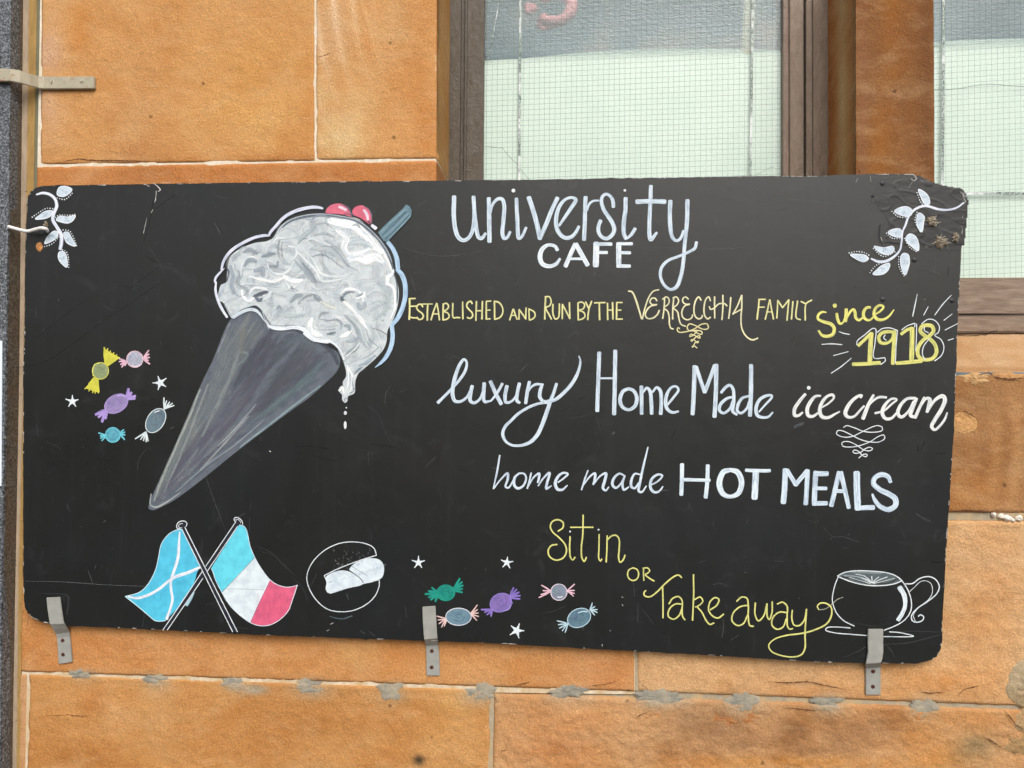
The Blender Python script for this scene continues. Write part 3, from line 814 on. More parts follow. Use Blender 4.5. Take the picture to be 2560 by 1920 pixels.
for t, s, w, y in [('00', '480,1407 600,1388 690,1373 780,1385 1000,1389 1300,1392', 3, -.0012), ('03', '400,1207 600,1195 700,1206 790,1204', 2, -.0035), ('33', '-20,905 150,915 340,906 480,938 640,968', 3, -.0052), ('33', '1310,995 1400,1006 1510,1000', 3, -.0052), ('33', '1620,1034 1690,972 1830,938', 2.5, -.0052),
                   ('33', '2020,1145 2080,1210 2130,1280 2230,1330', 5, -.006), ('23', '20,942 100,925 180,905', 2.5, -.004), ('32', '1560,1102 1700,1090 1850,1096 1960,1108', 4, -.003), ('33', '1850,1385 1930,1420 2010,1480 2030,1500', 4, -.0055), ('33', '150,1130 300,1145 420,1160', 4, -.0055), ('23', '1060,1220 1120,1190 1180,1165', 3, -.0055), ('23', '1110,900 1140,945 1180,975', 2.5, -.004),
                   ('10', '525,500 580,485 660,452', 2, -.0012), ('13', '2140,1400 2170,1470 2160,1500 2110,1505', 3, -.0055), ('23', '640,950 800,930 920,900', 2, -.004), ('32', '1625,235 1700,240 1780,290 1815,345', 4, -.0062), ('31', '1800,1580 1900,1560 1960,1600 2080,1620 2212,1605', 5, -.004)]:
    wall_crack(t, s, w, y)
# ------------------------------------------------------------------ the black board
YB = -0.025          # front face of the board
def smooth(p, ww, step=3.0, closed=False):
    """Catmull-Rom through the pixel points, resampled"""
    n = len(p)
    if n == 2 and not closed:
        L = math.dist(p[0], p[1]); m = max(2, int(L / (step * 2)))
        return [(p[0][0] + (p[1][0] - p[0][0]) * t / m, p[0][1] + (p[1][1] - p[0][1]) * t / m) for t in range(m + 1)], [ww[0] + (ww[-1] - ww[0]) * t / m for t in range(m + 1)]
    out, wo = [], []
    segs = n if closed else n - 1
    for i in range(segs):
        if closed:
            a, b, c, d = p[(i - 1) % n], p[i], p[(i + 1) % n], p[(i + 2) % n]
        else:
            b, c = p[i], p[i + 1]
            a = p[i - 1] if i > 0 else (2 * b[0] - c[0], 2 * b[1] - c[1])
            d = p[i + 2] if i + 2 < n else (2 * c[0] - b[0], 2 * c[1] - b[1])
        L = math.dist(b, c); m = max(1, int(L / step + .5))
        # centripetal parametrisation avoids overshoot
        t01 = max(1e-3, math.dist(a, b) ** .5); t12 = max(1e-3, L ** .5); t23 = max(1e-3, math.dist(c, d) ** .5)
        m1 = [(c[k] - b[k] + t12 * ((b[k] - a[k]) / t01 - (c[k] - a[k]) / (t01 + t12))) for k in (0, 1)]
        m2 = [(c[k] - b[k] + t12 * ((d[k] - c[k]) / t23 - (d[k] - b[k]) / (t12 + t23))) for k in (0, 1)]
        w0, w1 = ww[i % len(ww)], ww[(i + 1) % len(ww)]
        for s in range(m):
            t = s / m
            A, B = [2 * (b[k] - c[k]) + m1[k] + m2[k] for k in (0, 1)], [-3 * (b[k] - c[k]) - 2 * m1[k] - m2[k] for k in (0, 1)]
            out.append(tuple(A[k] * t ** 3 + B[k] * t * t + m1[k] * t + b[k] for k in (0, 1)))
            wo.append(w0 + (w1 - w0) * t)
    if not closed:
        out.append(p[-1]); wo.append(ww[-1])
    return out, wo

BOARD = empty('black_board', P(1230, 1620, YB)); 
tag(BOARD, 'long black chalk style cafe board with painted lettering, ice cream cone and flags', 'sign board')
out_px = [(67, 520), (67, 505), (70, 492), (77, 479), (90, 469), (105, 465), (180, 463), (300, 461), (640, 456), (960, 453), (1280, 450), (1600, 445), (1920, 440), (2036, 440), (2180, 434.5), (2286, 435.5),
          (2289, 443), (2318, 456), (2348, 465), (2376, 467), (2397, 470.5), (2408, 482), (2415, 505), (2411, 530), (2408, 560), (2405, 600), (2403.5, 628), (2399, 710), (2394.5, 798), (2390, 930), (2388.7, 960), (2383, 1105),
          (2376, 1215), (2371, 1293), (2365, 1380), (2362.5, 1440), (2359, 1500), (2356, 1560), (2355, 1600), (2352, 1622), (2343, 1640), (2330, 1649), (2314, 1654), (2287, 1659), (2170, 1658), (2050, 1655.6), (1920, 1647),
          (1743, 1636), (1494, 1623), (1280, 1610.5), (1190, 1606), (958, 1598.6), (640, 1587), (405, 1574.5), (162, 1564), (116, 1557), (98, 1552), (81, 1544), (70, 1534), (63, 1520), (60, 1500), (58.5, 1470), (58, 1430), (58, 960), (58.5, 914), (61, 850), (63, 650)]
# rough up the outline a little: the ply is chipped all round
rr = random.Random(3)
o2 = []
for i, a in enumerate(out_px):
    b = out_px[(i + 1) % len(out_px)]
    m = max(1, int(math.dist(a, b) / 14))
    dx, dy = b[0] - a[0], b[1] - a[1]; L = math.hypot(dx, dy) or 1
    for k in range(m):
        t = k / m
        j = rr.uniform(-.7, .5) - (rr.random() < .05) * rr.uniform(.5, 1.8)
        o2.append((a[0] + dx * t - dy / L * j * -1 * -1, a[1] + dy * t + dx / L * j * -1 * -1))
panel = prism('panel', o2, YB, 0.012, [M_BOARD], BOARD, 0)
panel.data.materials.append(M_BOARD_EDGE)
for p in panel.data.polygons:
    if abs(p.normal.y) < .5: p.material_index = 1

# ---- ribbons and fills of marker paint on the board; every word or drawing is one part
class Paint:
    def __init__(s, name, label=None, base=0.0003):
        s.name, s.label = name, label
        s.v, s.f, s.col, s.st, s.seed = [], [], [], [], []
        s.h = base
    def _add(s, q, y, col, st, seed):
        w = P(q[0], q[1], y); s.v.append(w); s.col.append(col); s.st.append(st); s.seed.append(seed)
    def stroke(s, tile, path, w, col, alpha=1.0, soft=0.12, closed=False, caps=True, lift=8e-6, jitter=0.03, raw=False):
        ox, oy, k = TILES[tile]
        p = pts(tile, path)
        ww = [v * k for v in (w if isinstance(w, (list, tuple)) else [w])]
        if len(ww) == 1: ww = ww * len(p)
        if len(ww) != len(p):      # spread the given widths along the path
            ww = [ww[0] if len(ww) == 1 else ww[min(len(ww) - 1, int(i * (len(ww) - 1) / (len(p) - 1)))] + (ww[min(len(ww) - 1, int(i * (len(ww) - 1) / (len(p) - 1)) + 1)] - ww[min(len(ww) - 1, int(i * (len(ww) - 1) / (len(p) - 1)))]) * (i * (len(ww) - 1) / (len(p) - 1) % 1) for i in range(len(p))]
        q, wq = smooth(p, ww, 3.0, closed)
        n = len(q)
        if n < 2: return
        seed = random.uniform(0, 100)
        c = lin(col) + (alpha,)
        base = len(s.v)
        # tangents
        tn = []
        for i in range(n):
            a = q[i - 1] if (i > 0 or closed) else q[i]; b = q[(i + 1) % n] if (i < n - 1 or closed) else q[i]
            d = (b[0] - a[0], b[1] - a[1]); L = math.hypot(*d) or 1
            tn.append((d[0] / L, d[1] / L))
        ring = []
        L = 0.0
        rows = []
        if caps and not closed:
            w0 = wq[0] / 2; rows.append(((q[0][0] - tn[0][0] * w0 * .55, q[0][1] - tn[0][1] * w0 * .55), tn[0], wq[0] * .55))
            rows.append(((q[0][0] - tn[0][0] * w0 * .38, q[0][1] - tn[0][1] * w0 * .38), tn[0], wq[0] * .84))
        for i in range(n):
            rows.append((q[i], tn[i], wq[i] * (1 + jitter * noise.noise(Vector((i * .35, seed, 0))))))
        if caps and not closed:
            w1 = wq[-1] / 2; rows.append(((q[-1][0] + tn[-1][0] * w1 * .38, q[-1][1] + tn[-1][1] * w1 * .38), tn[-1], wq[-1] * .84))
            rows.append(((q[-1][0] + tn[-1][0] * w1 * .55, q[-1][1] + tn[-1][1] * w1 * .55), tn[-1], wq[-1] * .55))
        if closed: rows.append(rows[0])
        for i, (c0, t, wd) in enumerate(rows):
            if i: L += math.dist(c0, rows[i - 1][0]) * .001
            y = YB - s.h - 4e-5 * i / len(rows) * (0.5 if lift < 8e-6 else 1)
            nx, ny = -t[1], t[0]
            for a in (-1, 0, 1):
                s._add((c0[0] + nx * a * wd / 2, c0[1] + ny * a * wd / 2), y, c, (a, L, soft), seed)
        for i in range(1, len(rows)):
            b = base + 3 * i
            s.f.append((b - 3, b, b + 1, b - 2)); s.f.append((b - 2, b + 1, b + 2, b - 1))
        s.h += lift
        return s
    def fill(s, tile, path, col, alpha=1.0, sm=True, lift=6e-5, soft=0.1):
        p = pts(tile, path)
        if sm: p, _ = smooth(p, [1] * len(p), 4.0, True)
        c = lin(col) + (alpha,)
        base = len(s.v); seed = random.uniform(0, 100)
        for a in p:
            s._add(a, YB - s.h, c, (0.0, 0.0, soft), 3.1)
        loops = [[Vector((x, -y, 0)) for x, y in p]]
        for t in tessellate_polygon(loops):
            i0, i1, i2 = t
            ar = (p[i1][0] - p[i0][0]) * (p[i2][1] - p[i0][1]) - (p[i2][0] - p[i0][0]) * (p[i1][1] - p[i0][1])
            s.f.append((base + i0, base + i1, base + i2) if ar < 0 else (base + i0, base + i2, base + i1))
        s.h += lift
        return s
    def dot(s, tile, x, y, r, col):
        k = TILES[tile][2]
        s.fill(tile, [(x + r * math.cos(a * .7854), y + r * math.sin(a * .7854)) for a in range(8)], col, 1.0, r * k > 2.5, lift=1e-5)
    def dots(s, tile, path, r, col, gap=17):
        p = pts('S', path); q, _ = smooth(p, [1] * len(p), 2.0)
        acc = 0
        last = None
        for a in q:
            if last is None or math.dist(a, last) > gap:
                s.dot(tile, a[0], a[1], r * random.uniform(.8, 1.15), col); last = a
    def build(s):
        me = mesh_from(s.name, s.v, s.f)
        a = me.attributes.new('col', 'FLOAT_COLOR', 'POINT'); a.data.foreach_set('color', [x for c in s.col for x in c])
        a = me.attributes.new('st', 'FLOAT_VECTOR', 'POINT'); a.data.foreach_set('vector', [x for c in s.st for x in c])
        a = me.attributes.new('seed', 'FLOAT', 'POINT'); a.data.foreach_set('value', s.seed)
        o = link(s.name, me, M_PAINT, BOARD)
        if s.label: o['label'] = s.label
        return o
BW = (204, 217, 228); LW = (226, 224, 230); WH = (226, 231, 234); YE = (226, 220, 152); YD = (212, 208, 112)
def word(label, tile, strokes, col, soft=.12, name='lettering'):
    p = Paint(name, label)
    for s in strokes:
        t = s[2] if len(s) > 2 and isinstance(s[2], str) else tile
        p.stroke(t, s[0], s[1], col, soft=soft)
    return p

def words(tile, parts, strokes, col, soft=.12):
    k = 0
    for label, n in parts:
        word(label, tile, strokes[k:k + n], col, soft).build(); k += n
# ---- "university"
p = word('large pale blue word reading university', '21', [
    ('-500,40 -503,200 -492,310 -462,392 -420,418 -375,396 -340,330 -326,200 -332,42', [40, 40, 40, 38, 34, 34, 34, 34, 36]),
    ('-330,60 -322,200 -307,320 -287,392 -262,400 -228,358', [34, 36, 36, 36, 32, 26]),
    ('-200,55 -197,250 -194,428', [38, 40, 40]),
    ('-190,200 -165,105 -122,60 -85,62 -68,110 -74,250 -82,365 -67,400 -42,392 -16,345', [16, 24, 30, 32, 36, 36, 36, 34, 30, 26]),
    ('38,58 44,200 50,330 60,400 84,385 122,308', [34, 36, 38, 34, 28, 24]),
    ('146,48 180,150 212,260 240,400', 42), ('240,402 290,290 340,165 392,52', 38),
    ('408,290 450,228 505,145 552,66 522,48 465,62 410,125 382,220 385,300 410,358 460,396 512,388 550,350 578,298', [20, 28, 34, 34, 26, 26, 34, 38, 38, 38, 36, 34, 30, 26]),
    ('636,45 632,150 628,280 622,412', 37), ('648,160 668,105 702,78 750,74', [18, 20, 20, 16]),
    ('876,128 870,72 845,32 815,18 786,32 772,75 792,150 832,212 870,272 884,325 864,372 820,402 778,390 750,350 748,295 766,248', [32, 34, 30, 28, 30, 32, 38, 38, 38, 36, 34, 32, 32, 34, 34, 34]),
    ('982,54 980,150 966,270 968,360 985,402', 38), ('998,400 1035,362 1064,316', [20, 30, 30]),
    ('1200,-52 1195,100 1188,250 1188,360 1198,412 1250,352', [34, 36, 36, 38, 34, 24]), ('1078,84 1200,80 1322,84', 42),
    ('1368,78 1364,200 1370,320 1388,395 1420,422 1455,402 1482,335', [38, 38, 38, 32, 26, 28, 24]),
    ('1516,72 1512,250 1492,450 1480,600 1456,740 1420,820 1370,842 1312,800 1282,722 1294,650 1350,592 1440,556 1530,516 1580,485 1594,434', [38, 38, 34, 34, 36, 32, 26, 26, 28, 28, 26, 24, 24, 28, 28])], BW)
p.dot('21', 12, -12, 17, WH); p.dot('21', 975, -14, 12, WH)
p.build()
# ---- CAFE
p = word('bold pale capitals reading CAFE', '21', [
    ('392,500 372,468 312,458 262,492 242,560 262,620 320,642 380,622 414,578', [34, 30, 30, 40, 46, 42, 34, 34, 26]),
    ('545,452 505,540 462,640', 40), ('552,452 602,540 652,630', 42), ('505,578 608,578', 24),
    ('728,445 727,540 724,636', 54), ('712,450 858,450', 32), ('740,522 820,522', 30),
    ('922,448 922,550 922,640', 46), ('910,447 1036,447', 30), ('935,525 1020,525', 30), ('910,640 1018,640', 32)], (224, 232, 238))
p.build()
# ---- ESTABLISHED
p = word('thin pale yellow capitals reading ESTABLISHED', '11', [
    ('1326,920 1328,1010 1324,1100', 17), ('1330,922 1376,920', 14), ('1330,988 1382,986', 14), ('1328,1078 1352,1086 1388,1088', 14),
    ('1440,992 1428,972 1404,972 1388,1000 1404,1026 1436,1050 1446,1076 1430,1098 1406,1100 1392,1082', 15),
    ('1436,968 1524,968', 13), ('1483,972 1480,1108', 16),
    ('1560,962 1535,1030 1512,1106', 14), ('1562,962 1575,1030 1585,1106', 14), ('1528,1052 1576,1054', 12),
    ('1618,972 1615,1104', 15), ('1615,970 1645,962 1664,985 1650,1014 1620,1030 1655,1045 1670,1075 1650,1098 1615,1106', 14),
    ('1700,962 1706,1086 1735,1084 1762,1086', 15), ('1785,950 1788,1096', 15),
    ('1868,965 1855,945 1830,955 1820,985 1840,1015 1868,1045 1870,1075 1850,1092 1825,1084', 15),
    ('1905,945 1900,1110', 15), ('1956,945 1952,1098', 15), ('1902,1026 1955,1026', 12),
    ('1990,950 1990,1100', 15), ('1990,945 2030,942', 13), ('1990,1022 2024,1020', 12), ('1990,1098 2024,1096', 13),
    ('2060,945 2062,1100', 15), ('2058,944 2100,955 2130,1000 2130,1050 2105,1085 2062,1100', 15)], YE, .2); p.build()
words('21', [('small pale yellow capitals reading AND', 8), ('pale yellow capitals reading RUN', 6), ('pale yellow capitals reading BY', 4), ('pale yellow capitals reading THE', 9)], [
    ('10,1012 -5,1060 -20,1105', 14), ('14,1012 28,1060 44,1100', 14), ('-8,1066 34,1066', 11),
    ('62,1015 60,1100', 14), ('62,1015 118,1096', 14), ('118,1098 122,1000', 14),
    ('146,1012 150,1104', 14), ('144,1010 190,1035 200,1068 180,1096 150,1106', 14),
    ('290,915 285,1010 283,1098', 16), ('286,906 322,905 338,945 325,982 292,1000 320,1060 340,1098', 14),
    ('354,970 354,1050 376,1098 400,1085 408,1040 410,966', 15),
    ('434,1095 436,972', 15), ('436,972 500,1094', 15), ('500,1090 496,955', 14),
    ('570,965 572,1100', 15), ('568,960 600,950 628,970 615,1010 580,1022 620,1040 630,1075 605,1098 570,1104', 14),
    ('636,950 664,1008', 14), ('688,944 666,1008 658,1060 655,1104', 15),
    ('712,958 806,955', 13), ('754,960 757,1104', 15), ('825,960 827,1104', 15), ('869,955 872,1098', 15), ('828,1020 870,1020', 12),
    ('905,955 903,1100', 15), ('905,955 954,955', 13), ('905,1022 942,1020', 12), ('903,1098 954,1098', 13)], YE, .2); 
p = word('ornate pale yellow word reading VERRECCHIA with long tails', '21', [
    ('1006,856 1036,862 1066,920 1095,1010 1120,1096', [13, 14, 16, 16, 14]), ('1268,844 1222,856 1182,910 1150,1000 1126,1098', [13, 13, 14, 14, 14]),
    ('1252,940 1236,918 1206,920 1192,952 1214,974 1250,972', 13), ('1248,974 1200,986 1165,1020 1152,1064 1172,1092 1220,1088 1258,1055 1273,1022', 14),
    ('1318,922 1314,1010 1302,1093', 14), ('1302,926 1335,906 1358,930 1350,970 1312,1000 1344,1030 1358,1080 1360,1140 1374,1178 1394,1184', 13),
    ('1398,912 1390,1000 1388,1098', 14), ('1390,916 1420,906 1440,935 1426,975 1396,1000 1430,1035 1442,1090 1460,1143 1498,1160', 13),
    ('1524,925 1500,906 1476,922 1480,955 1508,970 1534,968', 13), ('1534,970 1492,985 1467,1040 1480,1088 1520,1104 1554,1085 1560,1062', 13),
    ('1634,935 1614,906 1590,932 1573,1000 1580,1068 1610,1096 1640,1084 1645,1066', 14),
    ('1714,940 1700,906 1676,926 1659,1000 1666,1068 1690,1096 1714,1082', 14),
    ('1751,905 1750,1000 1752,1090', 14), ('1822,892 1822,1000 1814,1104', 14), ('1705,990 1716,1014 1745,1004 1790,966 1838,965 1857,984', 13),
    ('1890,910 1884,1000 1872,1093', 14), ('1984,892 1950,980 1908,1056', 14), ('1986,892 1985,1000 1978,1100 1990,1190 2030,1253 2080,1278 2124,1263', 14), ('1912,1052 1984,1012', 11)], (232, 224, 178), .2); p.build()
p = word('thin yellow word reading FAMILY', '21', [
    ('2136,930 2128,1010 2118,1098', 15), ('2130,928 2190,928', 12), ('2128,996 2182,994', 12),
    ('2226,932 2208,1020 2188,1100', 14), ('2228,932 2244,1020 2260,1098', 14), ('2198,1036 2246,1036', 11),
    ('2288,1090 2297,936', 14), ('2297,936 2337,1000', 14), ('2337,1000 2392,932', 14), ('2392,932 2376,1108', 14),
    ('2427,946 2415,1098', 14), ('2467,942 2457,1088 2492,1104', 14), ('2498,946 2537,966', 14), ('2590,934 2541,966 2534,1108', 14)], YE, .2); p.build()
p = Paint('flourish', 'small yellow curling flourish below the family name')
p.stroke('21', '1448,1182 1436,1170 1426,1190 1440,1210 1500,1208 1570,1186 1640,1142 1688,1142 1694,1178 1652,1186 1580,1152 1532,1140 1513,1172 1530,1198 1600,1196 1640,1206 1640,1228 1610,1224 1572,1200', 11, (230, 218, 160), soft=.25)
p.stroke('21', '1600,1202 1562,1240 1534,1248 1542,1230 1580,1240 1624,1264 1620,1242 1590,1252 1552,1290 1544,1280 1570,1276 1602,1304 1612,1290 1582,1302 1562,1343 1554,1335 1575,1330 1598,1348', 10, (230, 218, 160), soft=.25)
p.build()
# ---- since 1918
p = word('bright yellow script word reading since', '31', [
    ('502,1040 470,1036 436,1060 432,1095 475,1120 545,1142 572,1180 562,1226 520,1246 470,1238 438,1198', [12, 20, 22, 24, 28, 30, 32, 32, 28, 26, 20]),
    ('594,1052 602,1100 622,1138 648,1128 664,1090 676,1040', [26, 28, 24, 16, 18, 24]),
    ('676,1014 676,1060 672,1116', [30, 32, 28]), ('680,1090 712,1035 738,1014 752,1040 758,1085 784,1108 816,1085 832,1050', [16, 22, 24, 28, 26, 22, 16, 14]),
    ('884,996 852,1000 826,1040 832,1088 872,1108 908,1082 918,1060', [22, 24, 28, 28, 22, 14, 14]),
    ('918,1060 970,1030 998,992 972,978 934,1000 916,1056 942,1098 990,1104 1040,1078 1088,1018', [16, 18, 20, 22, 26, 30, 28, 24, 18, 12])], (226, 220, 118))
p.dot('31', 577, 982, 19, (226, 220, 118)); p.build()
p = Paint('numerals', 'bold yellow numerals reading 1918 with white shadow lines')
Y9 = (214, 210, 118)
for s, w in [('782,1326 830,1280 892,1222', 30), ('893,1222 884,1340 880,1478', 42), ('734,1488 850,1484 965,1476', 34),
             ('1085,1212 1032,1206 978,1222 956,1260 976,1302 1030,1304 1070,1270 1085,1220', [28, 30, 30, 34, 30, 26, 24, 24]), ('1094,1204 1085,1350 1078,1484', 34),
             ('1152,1228 1200,1192 1244,1176', 28), ('1246,1178 1244,1320 1240,1456', 42), ('1110,1478 1220,1470 1326,1460', 34),
             ('1376,1150 1332,1160 1316,1200 1350,1238 1400,1270 1444,1320 1455,1390 1420,1438 1352,1448 1302,1420 1296,1350 1340,1280 1400,1238 1430,1200 1415,1158 1376,1150', 34)]:
    p.stroke('31', s, w, Y9)
for s in ['768,1322 770,1290 838,1232 908,1178 930,1184 925,1300 916,1432 1008,1432', '1010,1432 1014,1458 975,1490', '945,1212 985,1182 1050,1174 1118,1196', '1118,1196 1106,1340 1100,1480', '1155,1192 1200,1158 1268,1134', '1284,1140 1282,1260 1276,1372', '1270,1134 1268,1166',
          '1328,1138 1384,1100 1438,1108 1480,1160 1472,1213 1440,1238 1494,1275 1520,1340 1500,1410 1440,1460', '1012,1234 1000,1262 1022,1280', '1352,1164 1350,1195 1386,1216', '1396,1264 1342,1340 1336,1408 1360,1450']:
    p.stroke('31', s, 9, WH, soft=.2)
p.build()
for s in ['1290,882 1270,980 1250,1074', '1385,990 1345,1064', '1583,892 1510,970 1442,1062', '1592,1053 1520,1109', '1640,1136 1530,1192', '1603,1266 1557,1282', '614,1206 650,1220 706,1231', '464,1316 550,1312 640,1319', '694,1379 566,1413', '720,1436 640,1502 546,1566']:
    p = Paint('ray'); p.stroke('31', s, [6, 11, 8], WH, soft=.2); p.build()
# ---- luxury
p = word('pale blue script word reading luxury with long looping tail', '22', [
    ('-640,160 -570,92 -510,28 -450,-42 -402,-120 -392,-188 -414,-213 -450,-170 -486,-80 -510,20 -512,100 -492,146 -452,152 -392,116 -352,40', [30, 26, 26, 26, 26, 20, 24, 30, 34, 36, 36, 30, 26, 24, 22]),
    ('-344,18 -360,90 -360,146 -328,163 -278,130 -242,40', [32, 34, 32, 28, 24, 22]), ('-240,-6 -246,100 -236,152 -192,148', [32, 34, 30, 18]),
    ('-186,-22 -142,80 -94,172', [34, 36, 34]), ('-84,-2 -136,90 -184,148', [26, 24, 18]),
    ('-44,18 -60,100 -54,156 -22,158 26,118 60,30', [32, 32, 28, 24, 20, 20]), ('64,-4 46,80 44,146 66,162', [30, 32, 32, 24]),
    ('150,-18 132,70 118,166', [30, 32, 30]), ('124,96 168,24 208,2 246,4', [14, 20, 26, 22]),
    ('262,2 244,60 240,112 266,146 310,150 350,112 372,40', [28, 32, 34, 30, 26, 22, 22]),
    ('384,-2 362,70 342,120 308,220 265,340 218,440 160,500 80,530 0,528 -58,490 -80,430 -60,370 -10,318 60,252 150,198 245,166 310,164', [28, 30, 32, 36, 36, 36, 34, 24, 22, 26, 30, 28, 26, 26, 26, 24, 18]),
    ('312,148 372,136 432,90 500,20 552,-60 582,-140 590,-200 578,-242', [30, 32, 34, 34, 30, 24, 18, 10])], BW); p.build()
words('22', [('tall pale blue word reading Home', 8), ('tall pale blue word reading Made', 9)], [
    ('754,-270 748,-100 736,232', 36), ('892,-286 888,0 882,260', 38), ('768,-50 874,-50', 18),
    ('1010,40 962,60 934,130 952,195 1008,222 1062,190 1078,120 1050,58 1010,40', [28, 32, 34, 32, 26, 32, 34, 30, 28]),
    ('1118,22 1119,140 1120,256', 34), ('1132,72 1165,34 1192,60 1203,150 1207,256', [18, 26, 32, 34, 34]), ('1216,70 1250,30 1280,55 1290,150 1285,258', [18, 26, 32, 34, 34]),
    ('1342,180 1400,110 1438,50 1420,22 1380,28 1342,80 1327,150 1342,216 1386,246 1438,236', [20, 22, 24, 20, 24, 30, 32, 30, 26, 18]),
    ('1578,-152 1572,50 1561,260', 38), ('1592,-146 1630,-30 1664,70', 34), ('1666,70 1715,-60 1752,-160', 34), ('1765,-164 1762,60 1750,282', 38),
    ('1808,74 1850,24 1884,10 1910,44 1915,150 1908,236 1942,264', [26, 28, 26, 28, 32, 32, 22]), ('1912,112 1860,124 1802,175 1792,228 1828,252 1880,214 1908,150', [20, 26, 30, 30, 24, 24, 24]),
    ('2066,-162 2064,100 2056,272', 38), ('2046,104 1990,122 1952,180 1948,234 1980,252 2030,208 2050,150', [20, 26, 30, 28, 24, 22, 22]),
    ('2134,240 2190,178 2240,122 2246,102 2212,98 2144,132 2110,200 2118,268 2162,288 2215,282 2252,246', [16, 20, 22, 22, 26, 30, 32, 30, 26, 22, 16])], BW); 
words('32', [('white brush script reading ice', 3), ('white brush script reading cream', 9)], [
    ('322,88 270,150 228,222 232,272 266,272 298,246', [26, 30, 34, 32, 24, 18]),
    ('454,102 408,108 362,162 338,220 348,272 386,280 430,252', [18, 26, 34, 36, 34, 26, 18]),
    ('452,210 530,162 570,116 560,94 515,104 472,152 447,225 468,282 520,290 575,262 620,238', [14, 16, 20, 26, 24, 30, 36, 34, 28, 20, 12]),
    ('800,116 812,98 784,102 722,150 682,208 668,258 692,286 742,282 800,222 830,190', [22, 22, 26, 32, 36, 36, 30, 24, 20, 18]),
    ('912,96 868,180 820,298', [24, 34, 36]), ('850,212 900,152 960,114 1022,116', [14, 20, 24, 22]),
    ('926,252 1000,232 1070,172 1112,134 1070,128 1012,180 987,248 1012,296 1062,298 1112,250', [20, 18, 18, 20, 22, 30, 36, 32, 26, 18]),
    ('1272,122 1202,128 1142,190 1122,256 1150,286 1210,240 1258,152', [24, 26, 32, 34, 28, 22, 22]), ('1282,126 1250,205 1232,272 1276,288', [30, 34, 34, 26]),
    ('1352,118 1312,200 1272,290', [26, 28, 30]), ('1312,200 1368,124 1398,132 1390,190 1374,242', [18, 26, 36, 38, 26]),
    ('1378,238 1448,134 1510,104 1530,134 1492,230 1436,318 1414,368 1440,396 1488,358 1530,298 1548,248', [18, 28, 38, 38, 36, 36, 34, 24, 24, 22, 14])], (226, 227, 224))
p = Paint('lettering', 'white dot over the i of ice'); p.dot('32', 352, 33, 17, WH); p.build()
p = Paint('flourish', 'white looping flourish under the words ice cream')
p.stroke('32', '652,375 680,360 740,376 830,410 920,416 984,402 986,372 940,360 880,380 800,420 720,455 640,456 592,430 602,404 640,404 720,440 800,480 880,500 960,500 1008,470 1002,442 960,450 880,500 780,535 700,545 645,535 640,506 690,496 760,525 830,570 880,577 904,560 880,546 840,560 800,590 750,598 733,585 745,571 780,580 820,620 850,627 858,611 830,606 785,638', 9, WH, soft=.25)
p.build()
words('22', [('pale blue script reading home, before hot meals', 7), ('pale blue script reading made, before hot meals', 8)], [
    ('-106,616 -128,750 -162,905', [14, 18, 12]), ('-160,905 -102,830 -38,770 -36,820 -56,888 -30,896 2,850 24,800', [14, 14, 20, 22, 18, 18, 14, 12]),
    ('62,772 24,810 22,878 52,902 98,878 122,812 102,774 62,772', [18, 24, 24, 24, 20, 18, 16, 16]),
    ('166,770 150,840 132,902', 16), ('136,890 190,804 236,772 234,808 222,852', [12, 16, 20, 22, 16]), ('226,880 270,814 324,768 304,850 296,906 340,880', [12, 16, 22, 24, 22, 12]),
    ('398,850 450,812 482,778 442,768 398,800 374,858 392,908 432,914 478,876', [14, 16, 20, 20, 24, 28, 26, 22, 12]),
    ('656,746 630,820 600,914', [12, 16, 14]), ('606,888 680,792 718,772 716,818 702,868', [12, 16, 22, 22, 16]), ('702,868 770,788 812,772 800,840 786,902 810,920 836,890', [12, 16, 24, 26, 24, 18, 12]),
    ('970,792 930,774 882,812 867,868 896,898 940,862 970,802', [14, 18, 24, 26, 22, 16, 14]), ('974,792 955,860 966,914 1010,890', [16, 22, 22, 12]),
    ('1175,546 1140,690 1106,850 1096,926 1120,934 1160,882', [12, 20, 24, 24, 20, 12]), ('1106,782 1062,776 1032,830 1032,888 1060,900 1098,852', [14, 18, 24, 24, 20, 14]),
    ('1208,870 1260,840 1298,792 1262,782 1208,822 1196,888 1222,932 1266,930 1304,886', [12, 14, 18, 20, 24, 26, 24, 18, 12])], (210, 222, 234)); 
p = word('bold pale blue capitals reading HOT', '22', [
    ('1470,694 1468,820 1463,956', 36), ('1692,704 1688,830 1674,980', 36), ('1488,826 1708,832', 30),
    ('1890,742 1826,762 1792,860 1822,948 1886,972 1956,942 1984,850 1948,762 1890,742', [36, 50, 54, 50, 34, 46, 50, 50, 36]),
    ('2022,745 2212,750 2228,748', 32), ('2106,762 2096,984', 58)], (216, 228, 236)); p.build()
p = word('bold pale blue capitals reading MEALS', '32', [
    ('150,742 145,880 133,1024', 50), ('166,746 240,870', 40), ('240,870 338,750', 40), ('342,748 336,880 325,1036', 42),
    ('412,762 405,900 400,1040', 46), ('408,775 512,775', 46), ('412,902 503,902', 34), ('398,1032 506,1030', 40),
    ('614,764 585,890 547,1050', 42), ('630,764 660,900 698,1068', 40), ('592,925 658,925', 34), ('766,768 770,920 776,1076', 60), ('762,1072 912,1066', 46),
    ('1058,846 1038,802 980,782 922,812 912,860 962,910 1040,950 1098,990 1100,1050 1040,1084 972,1060 922,1002 902,952', [34, 42, 44, 44, 46, 46, 48, 50, 48, 46, 42, 36, 18])], (206, 220, 232)); p.build()
YT = (222, 218, 130)
